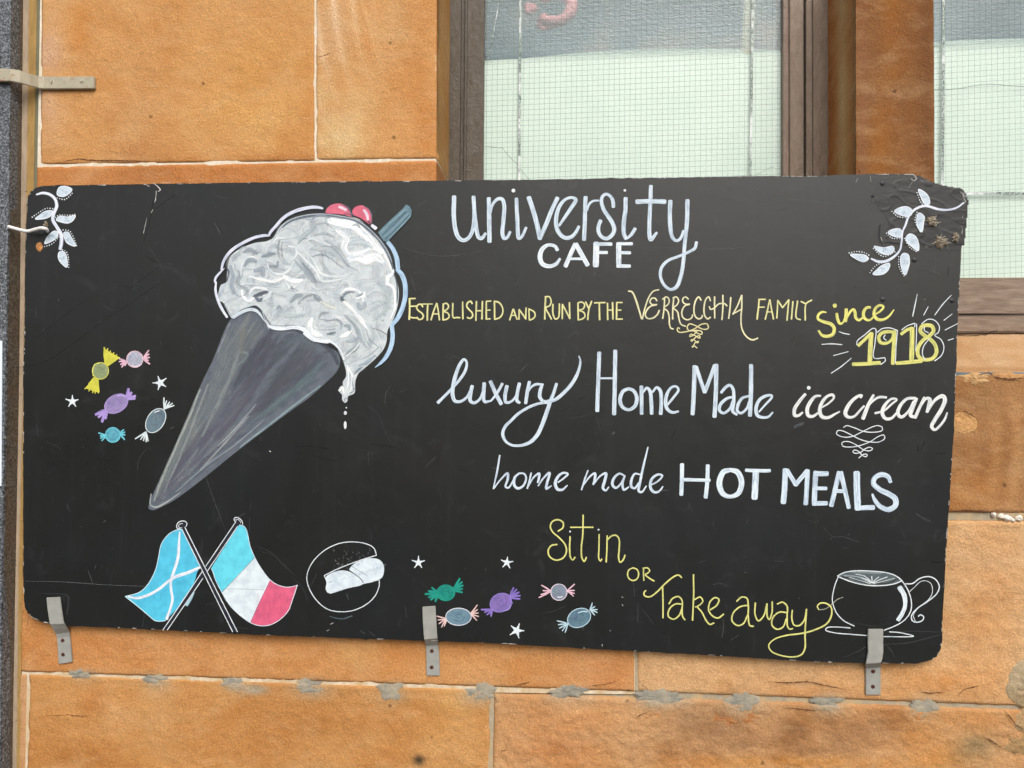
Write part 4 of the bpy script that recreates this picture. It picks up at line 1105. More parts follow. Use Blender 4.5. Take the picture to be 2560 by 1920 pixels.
words('22', [('thin yellow handwriting reading Sit', 4), ('thin yellow handwriting reading in', 3)], [
    ('398,1272 440,1240 440,1196 400,1173 352,1186 331,1230 352,1280 410,1330 460,1390 470,1450 440,1504 380,1521 325,1490 313,1440 340,1396 390,1386', 14),
    ('502,1318 498,1420 506,1500 524,1521 545,1496', 14), ('615,1132 611,1300 599,1420 606,1508 625,1533 642,1498', 14), ('505,1238 700,1238', 13),
    ('753,1300 751,1420 751,1510 765,1531 775,1512', 13), ('822,1312 820,1430 814,1538', 14), ('825,1346 860,1313 900,1308 925,1340 926,1430 921,1500 935,1541 960,1520 977,1478', 14)], YT, .2)
for x, y in [(502, 1275), (748, 1258)]:
    p = Paint('letter_dot'); p.dot('22', x, y, 8, WH); p.build()
p = word('small thin yellow capitals reading OR', '22', [
    ('1046,1588 1010,1606 998,1645 1014,1684 1048,1698 1082,1682 1094,1640 1080,1602 1046,1588', 13),
    ('1136,1596 1136,1640 1139,1698', 13), ('1132,1592 1172,1590 1190,1614 1166,1638 1150,1646 1190,1680 1228,1702', 13)], YT, .2); p.build()
words('23', [('thin yellow handwriting reading Take', 8), ('thin yellow handwriting reading away with looping tail', 8)], [
    ('1465,14 1440,-8 1400,5 1330,60 1250,140 1190,180 1146,170 1141,142 1156,126', 14), ('1301,88 1304,200 1305,362', 14),
    ('1356,240 1390,192 1438,177 1468,210 1470,290 1474,348 1494,378', 14), ('1468,242 1410,242 1357,290 1351,348 1395,373 1445,340 1469,280', 14),
    ('1568,-12 1570,150 1560,382', 14), ('1575,204 1628,182 1648,220 1602,262 1584,268', 13), ('1596,264 1640,312 1680,388 1710,418 1745,406', 14),
    ('1714,292 1770,252 1788,203 1755,187 1712,222 1699,290 1730,343 1780,363 1828,330', 14),
    ('1942,218 1985,182 2030,192 2042,260 2041,350 2056,428 2086,434', 14), ('2040,252 1970,266 1912,320 1902,388 1950,428 2000,410 2034,340', 14),
    ('2102,232 2100,330 2128,388 2172,350 2203,240', 14), ('2203,240 2206,350 2222,376 2246,320 2248,222', 14),
    ('2292,242 2337,226 2376,260 2377,360 2382,438 2402,460 2424,454', 14), ('2372,316 2312,312 2254,360 2248,428 2292,460 2342,440 2370,370', 14),
    ('2422,296 2418,370 2438,424 2482,428 2526,380 2544,288', 14),
    ('2545,287 2537,400 2532,520 2532,620 2502,678 2442,698 2332,689 2242,650 2218,600 2262,550 2362,515 2512,494 2632,459 2722,410 2760,340 2757,270 2712,236 2662,236 2638,264 2652,290', [14, 14, 15, 15, 15, 14, 12, 12, 12, 12, 14, 15, 15, 15, 14, 14, 14, 13, 12, 10])], YT, .2)
p = Paint('flourish', 'faded end of the looping yellow tail')
p.stroke('33', '440,290 490,286 550,246 600,202 648,184', 9, (170, 170, 150), .8, .3); p.build()

# ---- coffee cup
p = Paint('drawn_cup', 'white line drawing of a coffee cup on a saucer')
p.fill('33', '600,0 660,-30 750,-43 910,-40 1030,-26 1110,2 1158,40 1080,68 960,82 850,77 720,48', (96, 106, 108), .9)
for s, w, c in [('660,-4 780,8 880,52', 14, (160, 170, 172)), ('640,6 760,30 860,64', 16, (52, 56, 58)), ('1120,26 1040,60 940,72', 16, (56, 60, 62)), ('740,-32 860,-30 980,-24', 22, (128, 138, 140)), ('760,-16 830,0 886,50', 9, (206, 212, 214)),
                ('806,14 850,30 890,60', 9, WH), ('830,-4 868,24 895,56', 8, WH), ('896,4 900,60', 12, WH), ('958,8 930,30 905,60', 9, WH), ('1030,8 960,34 908,62', 9, WH), ('1092,20 1000,44 912,66', 8, (200, 206, 208)), ('700,12 800,40 885,66', 8, (200, 206, 208))]:
    p.stroke('33', s, w, c, .95, .4)
for s, w in [('600,0 660,-30 750,-44 910,-41 1030,-27 1110,2 1160,42', 10), ('1160,42 1080,70 960,84 850,79 720,50 602,4', 10), ('606,8 575,90 556,200 566,260 600,330 660,390 745,432', 9), ('1108,0 1160,46 1213,130 1240,230 1230,310 1180,380 1100,430 1005,468', 10),
             ('1190,68 1250,64 1310,22 1390,5 1450,32 1480,90 1460,150 1380,220 1290,280 1242,340 1246,385 1290,399 1338,380 1344,350 1312,336 1300,350', 11), ('1225,134 1270,92 1320,47 1370,43 1410,70 1420,140 1390,200 1300,275 1256,340 1272,388', 6),
             ('710,449 600,441 512,446 497,466 560,488 720,504 860,515', 9), ('1000,523 1150,525 1258,520 1150,491 1050,482', 9)]:
    p.stroke('33', s, w, WH, soft=.2)
p.stroke('33', '1138,100 1178,170 1184,260 1156,330 1124,378', [46, 42, 36, 38, 40], (226, 234, 238)); p.build()

# ---- flags
LB, CY, PK = (86, 198, 228), (104, 216, 234), (226, 98, 132)
sc = '1574,-408 1527,-398 1467,-368 1412,-308 1387,-253 1372,-173 1347,-63 1307,27 1262,92 1202,142 1082,177 1200,270 1335,385 1380,392 1430,385 1537,276 1672,72 1690,20 1702,-28 1730,-85 1650,-250'
p = Paint('painted_flag', 'blue flag with white diagonal cross')
p.fill('03', sc, LB, sm=False)
for i in range(26):
    x = 1300 + i * 14; p.stroke('03', '%d,%d %d,%d' % (x, 30 + 5 * (i % 5), x - 6 + i % 7, 230 - 6 * (i % 4)), 12, (70, 180, 226) if i % 2 else (92, 196, 226), .12, .9)
p.stroke('03', '1553,-380 1545,-250 1536,-150 1500,-30 1478,40 1478,120 1490,200 1470,290 1440,370', [14, 26, 28, 26, 24, 22, 24, 22, 30], (232, 234, 242))
p.stroke('03', '1732,-78 1640,-35 1530,2 1470,34 1380,108 1280,165 1180,190 1108,178', [22, 30, 28, 24, 24, 26, 26, 18], (232, 234, 242))
p.stroke('03', '1566,-404 1527,-398 1467,-368 1412,-308 1387,-253 1372,-173 1347,-63 1307,27 1262,92 1202,142 1082,177', 7, (210, 232, 240))
p.stroke('03', '1082,177 1200,270 1335,385', 7, (214, 234, 240)); p.stroke('03', '1335,385 1380,392 1430,385', 7, (214, 234, 240))
p.stroke('03', '1612,250 1650,190 1674,140', [30, 24, 16], (170, 206, 218)); p.build()
p = Paint('painted_flag', 'turquoise, white and pink tricolour flag')
p.fill('H8', '786,-165 816,-190 886,-175 936,-115 968,0 1000,170 1080,370 515,970 450,850 400,740 360,620 330,560', CY, sm=False)
p.fill('H8', '1080,370 1200,570 1340,750 1000,1490 870,1400 720,1270 600,1120 515,970', (224, 234, 238), sm=False)
p.fill('H8', '1340,750 1450,830 1600,880 1700,880 1820,850 1690,1240 1600,1370 1450,1490 1300,1545 1150,1545 1000,1490', PK, sm=False)
for i in range(12):
    x = 1150 + i * 50; p.stroke('H8', '%d,%d %d,%d' % (x, 1000 + (i % 3) * 40, x - 40, 1420 - (i % 4) * 30), 60, (230, 108, 138) if i % 2 else (218, 88, 120), .10, .9)
p.stroke('H8', '515,972 800,680 1080,372', 10, (120, 140, 150), .8); p.stroke('H8', '1000,1490 1160,1130 1340,755', 16, (232, 236, 240))
p.stroke('H8', '1012,1486 1172,1130 1346,770', 8, (130, 120, 160), .7)
for s in ['816,-192 886,-178 936,-118 968,0 1004,170 1085,372 1200,570 1340,750 1450,830 1600,880 1700,880 1820,850', '1820,850 1690,1240', '1690,1250 1600,1372 1450,1490 1300,1548 1150,1547 1000,1492 870,1402 720,1272 600,1122 515,972 450,852 400,742 360,622 334,562']:
    p.stroke('H8', s, 13, (222, 232, 240), soft=.2)
p.stroke('H8', '540,915 900,918 1230,930', 7, (150, 160, 162), .55, .5)
p.build()
p = Paint('painted_pole', 'two crossed dark flagpoles outlined in white', .0014)
NV = (36, 36, 48)
p.fill('03', '2037,-468 2080,-462 2052,-428 1577,276 1447,468 1410,468 1537,276 1777,-83', NV, sm=False)
p.fill('03', '1572,-415 1597,-421 1947,276 2051,484 2011,484 1907,276 1572,-403', NV, sm=False)
p.fill('H7', '1010,210 1050,170 1110,175 1140,220 1120,270 1070,285 1020,270', NV); p.fill('H7', '1990,140 2030,130 2080,160 2100,200 2060,215 2010,180', NV)
for s, w in [('2037,-468 1777,-83', 8), ('1747,-38 1537,276 1408,466', 8), ('2052,-428 1794,-45', 8), ('1752,22 1577,276 1446,466', 8), ('1597,-421 1947,276 2051,482', 9), ('1572,-403 1907,276 2010,482', 8)]:
    p.stroke('03', s, w, WH, soft=.25)
for s, w in [('1040,292 990,280 980,230 1010,180 1070,155 1130,165 1158,205 1140,250', 18), ('1080,200 1035,205 1012,240 1030,275 1070,272', 12), ('1990,165 1970,120 2000,92 2060,110 2110,160 2118,215', 16), ('2010,150 2000,125 2040,130 2080,165 2088,190', 11)]:
    p.stroke('H7', s, w, WH, soft=.2)
p.build()

# ---- filled roll in a ring
p = Paint('drawn_roll', 'white line ring with two pale ice cream wafers')
RW = (222, 232, 238)
p.fill('13', '930,62 1060,32 1092,8 1104,-30 1104,-90 1070,-138 1010,-154 930,-146 850,-108 806,-52 860,-12 905,25', RW)
p.fill('13', '604,10 612,60 606,110 622,143 642,150 780,110 926,66 905,27 860,-8 790,-43 720,-46 640,-20', RW)
for i in range(14):
    x = 640 + i * 32; p.stroke('13', '%d,%d %d,%d' % (x, 60 - i * 9, x + 60, 20 - i * 9), 24, (206, 218, 226) if i % 2 else (232, 238, 240), .15, .9)
p.stroke('13', '806,-50 860,-12 905,25 930,64', 7, (90, 96, 100)); p.stroke('13', '830,-84 900,-40 960,-4', 5, (150, 160, 166), .7)
for s in ['590,-4 690,-54 800,-99 920,-142 1040,-179', '1040,-181 1020,-239 960,-275 850,-294 730,-284 620,-239 530,-169 470,-89 440,0 450,80 500,180 570,255 640,295 740,309 850,295 960,240 1030,170 1063,90 1065,35', '640,150 780,106 930,64 1060,32']:
    p.stroke('13', s, 9, WH, soft=.25)
p.stroke('13', '592,0 612,58 606,110 622,143', 8, WH)
rr = random.Random(5)
for i in range(60):
    x = 790 + rr.gauss(0, 90); y = -130 + rr.gauss(0, 40) - (x - 790) * .35
    p.stroke('13', [(x, y), (x + rr.uniform(-12, 12), y + rr.uniform(-12, 12))], rr.uniform(4, 12), (150, 148, 150), rr.uniform(.15, .5), .7)
p.build()

# ---- stars
def star(tile, cx, cy, r, rot, label):
    p = Paint('painted_star', label)
    q = []
    for k in range(10):
        a = rot + k * math.pi / 5; rad = r * (1.0 if k % 2 == 0 else .36) * random.uniform(.92, 1.08)
        q.append((cx + rad * math.cos(a), cy + rad * math.sin(a)))
    p.fill(tile, q, (230, 238, 242), sm=False)
    for k in range(0, 10, 2):
        p.stroke(tile, [(cx, cy), q[k]], [16, 9], (232, 238, 242), soft=.25)
    p.build()
star('12', 1403, 1543, 54, -1.55, 'small white star right of the ring'); star('12', 2168, 1543, 52, -1.45, 'small white star above the purple sweet')
star('23', 42, 470, 66, -1.2, 'small white star by the bottom edge'); star('01', 1384, 1648, 62, -1.9, 'small white star left of the cone'); star('02', 625, 150, 56, -1.55, 'small white star below the yellow sweet')

# ---- sweets
def sweet(label, tile, cx, cy, rx, ry, ang, body, rim, wings, wingcol, ww=14, hl=None, fillw=None):
    p = Paint('painted_sweet', label)
    a = R(ang)
    def e(t, k=1.0):
        x, y = rx * k * math.cos(t), ry * k * math.sin(t)
        return (cx + x * math.cos(a) - y * math.sin(a), cy + x * math.sin(a) + y * math.cos(a))
    for base, tips in wings:
        for q in tips:
            mid = ((base[0] + q[0]) / 2 + random.uniform(-3, 3), (base[1] + q[1]) / 2 + random.uniform(-3, 3))
            p.stroke(tile, [base, mid, q], [ww * .8, ww * 1.1, ww * .8], wingcol, soft=.2)
    if fillw:
        for f in fillw: p.fill(tile, f, wingcol, sm=False)
    p.fill(tile, [e(k * math.pi / 8) for k in range(16)], body, .95)
    rr = random.Random(int(cx))
    for i in range(16):
        t = rr.uniform(0, 6.3); k = rr.uniform(.1, .8)
        p.stroke(tile, [e(t, k), e(t + .5, k * .9), e(t + 1.0, k)], rr.uniform(8, 20), tuple(min(255, v + rr.uniform(-18, 26)) for v in body), .28, 1.0)
    p.stroke(tile, [e(k * math.pi / 8) for k in range(16)], 8, rim, closed=True, soft=.3)
    if hl: p.stroke(tile, hl, 10, tuple(min(255, v + 35) for v in rim), .9, .4)
    p.build()
sweet('yellow wrapped sweet drawing', '01', 868, 1545, 70, 72, 0, (150, 162, 118), (212, 206, 84),
      [((915, 1490), [(900, 1342), (930, 1352), (955, 1372), (985, 1388), (1010, 1405), (1034, 1430)]), ((828, 1612), [(732, 1702), (768, 1720), (800, 1735), (822, 1740), (850, 1738)])], (212, 206, 74), 13,
      '805,1590 800,1540 820,1490 860,1478', ['897,1340 925,1368 955,1385 990,1405 1036,1430 1000,1460 930,1508 902,1482 893,1400', '808,1600 850,1604 860,1730 820,1728 775,1708 740,1698 768,1650'])
sweet('pink and lilac wrapped sweet drawing, upper left', '01', 1165, 1445, 70, 70, 0, (182, 182, 198), (234, 196, 206),
      [((1090, 1462), [(1030, 1440), (1030, 1465), (1042, 1490), (1052, 1514), (1080, 1500)]), ((1236, 1440), [(1285, 1368), (1288, 1400), (1292, 1428), (1282, 1455), (1294, 1486)])], (232, 186, 202), 16, '1220,1490 1180,1508 1140,1500')
sweet('purple wrapped sweet drawing, upper left', '02', 1005, 170, 108, 74, -30, (160, 142, 190), (178, 150, 214),
      [((1092, 128), [(1110, 42), (1136, 74), (1168, 104), (1164, 126)]), ((920, 220), [(826, 264), (852, 286), (882, 326), (912, 298)])], (176, 150, 214), 30, '1010,105 1050,96 1085,112')
sweet('grey and white wrapped sweet drawing, upper left', '02', 1345, 316, 114, 74, -58, (110, 130, 140), (222, 232, 234),
      [((1418, 218), [(1416, 118), (1440, 145), (1465, 155), (1490, 166), (1505, 186)]), ((1262, 412), [(1168, 474), (1215, 480), (1240, 490), (1262, 500), (1279, 494)])], (222, 232, 234), 13, '1335,245 1375,232')
sweet('small turquoise wrapped sweet drawing', '02', 975, 440, 64, 64, 0, (98, 176, 194), (112, 204, 218),
      [((918, 440), [(852, 422), (866, 450), (870, 470), (880, 488)]), ((1034, 432), [(1070, 394), (1078, 415), (1080, 440), (1076, 480)])], (112, 202, 216), 15)
sweet('dark green wrapped sweet drawing', '13', 1640, 145, 78, 68, 0, (22, 146, 128), (24, 150, 132),
      [((1576, 150), [(1462, 156), (1492, 130), (1520, 100), (1492, 185), (1512, 205), (1550, 220)]), ((1702, 118), [(1760, 22), (1780, 52), (1788, 82), (1784, 112), (1782, 142)])], (22, 148, 130), 22)
sweet('grey blue sweet drawing with pink wrapper ends', '13', 1750, 352, 110, 74, 0, (112, 142, 158), (224, 224, 232),
      [((1648, 368), [(1562, 346), (1572, 380), (1582, 412), (1604, 442), (1626, 434)]), ((1852, 325), [(1912, 250), (1916, 290), (1922, 320), (1924, 350), (1908, 384)])], (232, 196, 190), 12)
sweet('purple wrapped sweet drawing, lower row', '13', 2115, 230, 96, 78, -25, (138, 114, 182), (152, 128, 204),
      [((2042, 286), [(1946, 290), (1976, 314), (1996, 334), (2030, 348)]), ((2192, 186), [(2226, 102), (2252, 116), (2272, 140), (2282, 170), (2280, 198), (2214, 236)])], (140, 116, 196), 18, '2140,300 2180,290 2205,250')
sweet('pink wrapped sweet drawing, lower row', '23', 405, 140, 70, 70, 0, (134, 144, 160), (234, 214, 224),
      [((338, 132), [(255, 80), (268, 126), (250, 160), (232, 187)]), ((474, 126), [(540, 70), (540, 125), (540, 150), (530, 174)])], (234, 190, 204), 13, '395,180 420,184 436,176')
sweet('pale blue wrapped sweet drawing, lower row', '23', 580, 362, 104, 78, -25, (98, 128, 144), (190, 216, 226),
      [((672, 292), [(694, 232), (716, 265), (736, 290), (736, 315), (714, 338)]), ((484, 412), [(390, 388), (400, 420), (410, 450), (434, 474), (458, 488)])], (186, 212, 222), 12, '575,318 610,306 650,310')

# ---- leaf sprays in the two top corners
def leafspray(label, tile, stem, sw, leaves, dots):
    p = Paint('painted_leaf_spray', label, .0003 if tile == '01' else .0019)
    p.stroke(tile, stem, sw, (222, 226, 238))
    for l in leaves:
        p.fill(tile, l, (206, 218, 228)); p.stroke(tile, l, 9, (232, 236, 242), closed=True, soft=.3)
        q = pts('S', l); cx = sum(a[0] for a in q) / len(q); cy = sum(a[1] for a in q) / len(q)
        for k in range(5):
            p.stroke(tile, [(cx + random.uniform(-26, 26), cy + random.uniform(-16, 16)), (cx + random.uniform(-26, 26), cy + random.uniform(-16, 16))], 22, random.choice([(196, 210, 220), (224, 230, 234)]), .25, .9)
    cs = []
    for l in leaves:
        q = pts('S', l); cs.append((sum(a[0] for a in q) / len(q), sum(a[1] for a in q) / len(q)))
    for d in dots:
        q = []
        for a in pts('S', d):
            c_ = min(cs, key=lambda v: math.dist(v, a)); L = math.dist(c_, a) or 1
            q.append((a[0] + (a[0] - c_[0]) / L * 9, a[1] + (a[1] - c_[1]) / L * 9))
        p.dots(tile, q, 5.6, WH, 21)
    p.build()
leafspray('white painted leaf spray in the top left corner', '01', '315,22 370,9 430,22 475,60 490,120 467,180 457,240 490,300 530,370 530,440 520,492', [14, 24, 26, 28, 30, 30, 30, 30, 32, 32, 30],
          ['495,22 540,40 590,18 622,-22 560,-50 512,-40', '305,232 340,202 390,168 452,164 438,205 390,228', '485,240 520,208 580,216 650,204 630,245 590,268 530,260', '387,446 430,362 480,337 500,350 493,390 450,423', '553,350 590,348 615,390 652,466 600,453 570,428', '512,520 550,516 574,560 578,650 532,618 504,570'],
          ['288,216 340,184 400,150 450,150', '488,220 520,204 590,208 652,196', '390,464 450,440 505,385', '550,335 600,345 622,385 662,475', '520,505 565,520 582,570 590,655', '500,45 560,55 620,5'])
leafspray('white painted leaf spray in the top right corner', '31', '1690,92 1640,130 1560,154 1470,148 1360,120 1280,144 1220,200 1186,290 1164,340 1154,430 1140,500 1090,558 1020,597 950,600 892,576', [14, 16, 18, 22, 22, 22, 22, 20, 14, 16, 16, 20, 24, 24, 16],
          ['1300,-22 1350,0 1390,50 1394,104 1356,104 1320,40', '1092,165 1150,132 1210,130 1248,165 1224,208 1160,204 1112,184', '1305,182 1348,210 1344,270 1328,346 1292,300 1286,220', '1037,350 1080,322 1140,320 1158,350 1150,388 1090,384', '1192,395 1225,362 1270,380 1300,440 1298,506 1240,468 1202,430', '917,470 1000,482 1080,470 1090,500 1060,533 1010,540 950,510', '712,541 780,538 840,547 868,575 830,603 780,588', '907,710 940,672 990,632 1050,618 1040,670 990,710', '1147,560 1170,530 1210,540 1222,600 1210,660 1186,716 1152,650'],
          ['1295,10 1320,70 1345,112', '1080,168 1130,205 1200,216', '1290,185 1280,250 1325,350', '1032,356 1080,392 1140,396', '1188,405 1230,470 1285,510', '920,490 1000,548 1100,510', '710,530 770,522 830,532 876,556', '890,694 940,640 1010,610', '1136,565 1140,640 1180,722'])

# ---- ice cream
p = Paint('painted_cone', 'grey brushed cone of the painted ice cream')
cone = [(532, 900), (574, 802), (590, 790), (610, 770), (640, 770), (665, 800), (690, 822), (730, 820), (760, 832), (785, 850), (815, 868), (838, 876), (850, 895), (846, 922), (811, 960), (770, 996), (727, 1027), (680, 1062), (640, 1092), (580, 1138), (521, 1186), (470, 1226), (428, 1255), (400, 1269), (385, 1275), (374, 1274), (371, 1268), (379, 1244), (416, 1162), (460, 1061), (503, 960)]
p.fill('S', cone, (100, 106, 116), soft=.3)
rr = random.Random(11)
TIPX, TIPY = 372, 1278
def cone_ok(x, y):
    # between the two edges of the cone
    c = False; n = len(cone)
    for i in range(n):
        (x1, y1), (x2, y2) = cone[i], cone[i - 1]
        if (y1 > y) != (y2 > y) and x < (x2 - x1) * (y - y1) / (y2 - y1) + x1: c = not c
    return c
A0, A1 = math.atan2(802 - TIPY, 574 - TIPX), math.atan2(905 - TIPY, 846 - TIPX)
for i in range(260):
    f = rr.random(); an = A0 + (A1 - A0) * (.03 + .94 * f)
    r0 = rr.uniform(20, 560); L = rr.uniform(60, 220)
    q = []
    bend = rr.uniform(-.04, .04)
    for k in range(5):
        r_ = r0 + L * k / 4; a2 = an + bend * (k / 4) + .010 * math.sin(k + i)
        x, y = TIPX + r_ * math.cos(a2), TIPY + r_ * math.sin(a2)
        if cone_ok(x, y): q.append((x, y))
    if len(q) < 3: continue
    if f < .30: c = rr.choice([(142, 150, 152), (126, 134, 140), (134, 142, 150), (158, 162, 158)])
    elif f > .93: c = rr.choice([(120, 138, 144), (134, 150, 156), (100, 110, 120)])
    elif r0 < 300: c = rr.choice([(122, 122, 138), (104, 100, 118), (140, 146, 154), (128, 134, 146), (110, 106, 122), (150, 158, 162)])
    else: c = rr.choice([(100, 100, 114), (94, 98, 110), (106, 112, 122), (100, 110, 118), (108, 106, 120), (102, 104, 110)])
    p.stroke('S', q, [rr.uniform(4, 9), rr.uniform(12, 34), rr.uniform(4, 9)], c, rr.uniform(.2, .5), 1.0, lift=3e-6)
for s, w, c, al in [([(500, 975), (470, 1050), (430, 1140), (398, 1215), (385, 1252)], [8, 9, 9, 8, 5], (168, 174, 168), .8), ([(520, 960), (486, 1050), (446, 1150), (410, 1230)], [6, 10, 9, 4], (160, 164, 164), .6), ([(600, 870), (580, 930), (545, 1010), (505, 1090)], [10, 18, 22, 8], (146, 152, 154), .6),
                ([(640, 1010), (590, 1070), (545, 1115)], [3, 7, 3], (172, 178, 180), .8), ([(622, 1040), (560, 1110), (500, 1175)], [4, 8, 4], (164, 170, 174), .7), ([(660, 1050), (590, 1110), (520, 1160), (440, 1230)], [4, 8, 8, 4], (150, 158, 166), .7), ([(800, 965), (727, 1020), (660, 1072), (600, 1118)], [6, 9, 9, 5], (142, 160, 166), .85),
                ([(378, 1235), (376, 1262), (388, 1268), (412, 1258), (450, 1232)], [4, 6, 7, 6, 3], (172, 178, 176), .9), ([(610, 825), (606, 850), (602, 880)], [16, 26, 18], (140, 142, 138), .4), ([(598, 880), (620, 884), (612, 900), (590, 915)], 9, (150, 160, 158), .5), ([(575, 808), (560, 845), (545, 880)], [3, 4, 3], (170, 170, 182), .7),
                ([(740, 826), (790, 850), (830, 880), (845, 910)], [5, 12, 16, 10], (74, 80, 92), .7), ([(700, 850), (760, 850), (810, 890)], [8, 16, 10], (118, 130, 138), .4), ([(672, 806), (694, 830), (740, 832)], [4, 8, 5], (126, 134, 144), .6),
                ([(600, 772), (640, 768), (668, 800), (686, 828)], [4, 8, 6, 4], (72, 78, 90), .8)]:
    p.stroke('S', s, w, c, al, .7)
p.build()

p = Paint('painted_cream', 'swirled white and grey scoops of the painted ice cream', .0012)
cream = '-244,652 -250,700 -262,790 -300,800 -330,900 -335,935 -290,950 -262,1000 -230,1060 -206,1092 -165,1050 -119,1012 -59,992 -4,980 41,1014 80,1100 112,1172 200,1168 350,1178 440,1216 510,1278 600,1288 680,1318 720,1388 745,1440 760,1480 780,1560 776,1600 750,1640 752,1700 712,1716 745,1756 742,1790 770,1822 794,1800 792,1768 850,1738 856,1660 862,1620 890,1562 950,1512 1030,1442 1100,1362 1128,1290 1136,1200 1160,1150 1190,1092 1224,980 1234,860 1215,765 1190,690 1168,600 1128,505 1060,405 960,305 860,240 700,202 560,190 400,202 280,242 200,312 155,385 140,402 91,425 -9,440 -104,475 -184,520 -224,565'
p.fill('11', cream, (208, 214, 216))
CP = [tuple(map(float, a.split(','))) for a in cream.split()]
def in_cream(x, y):
    c = False
    for i in range(len(CP)):
        (x1, y1), (x2, y2) = CP[i], CP[i - 1]
        if (y1 > y) != (y2 > y) and x < (x2 - x1) * (y - y1) / (y2 - y1) + x1: c = not c
    return c
rr = random.Random(21)
def flow(x, y):
    # swirls: curl of a smooth noise plus sweeps round two centres
    e = 6.0
    def f(a, b): return noise.noise(Vector((a * .0042, b * .0048, 3.3))) + .25 * noise.noise(Vector((a * .010, b * .010, 8.1)))
    dx = (f(x, y + e) - f(x, y - e)); dy = -(f(x + e, y) - f(x - e, y))
    L = math.hypot(dx, dy) or 1
    return dx / L, dy / L
def tone(x, y):
    b = gauss(x, y, 900, 420, 260, 240) + gauss(x, y, 600, 1100, 170, 150) * .8 + gauss(x, y, 1150, 800, 60, 250) * .6 + gauss(x, y, 0, 860, 130, 90) * .7 + gauss(x, y, 900, 1000, 120, 160) * .5
    d = gauss(x, y, -150, 640, 110, 160) + gauss(x, y, 620, 560, 220, 90) * .7 + gauss(x, y, 560, 700, 200, 70) * .6 + gauss(x, y, 330, 960, 150, 60) * .5
    return b - d
for i in range(420):
    x, y = rr.uniform(-330, 1230), rr.uniform(190, 1600)
    if not in_cream(x, y): continue
    q = [(x, y)]
    L = rr.choice([90, 160, 240, 340])
    cx, cy = x, y
    for k in range(int(L / 18)):
        dx, dy = flow(cx, cy); cx += dx * 18; cy += dy * 18
        if not in_cream(cx, cy): break
        q.append((cx, cy))
    if len(q) < 4: continue
    t = tone(x, y) + rr.gauss(0, .34)
    v = max(0, min(1, .62 + .40 * t))
    base = (160 + 88 * v, 170 + 80 * v, 177 + 73 * v)
    w = rr.choice([24, 40, 60, 84])
    p.stroke('11', q[::1], [w * .3, w, w * .9, w * .3], base, rr.uniform(.3, .6), 1.0, lift=2.5e-6)
W1, W2, G1, G2, G3 = (252, 253, 252), (232, 237, 238), (150, 160, 168), (120, 128, 140), (90, 98, 110)
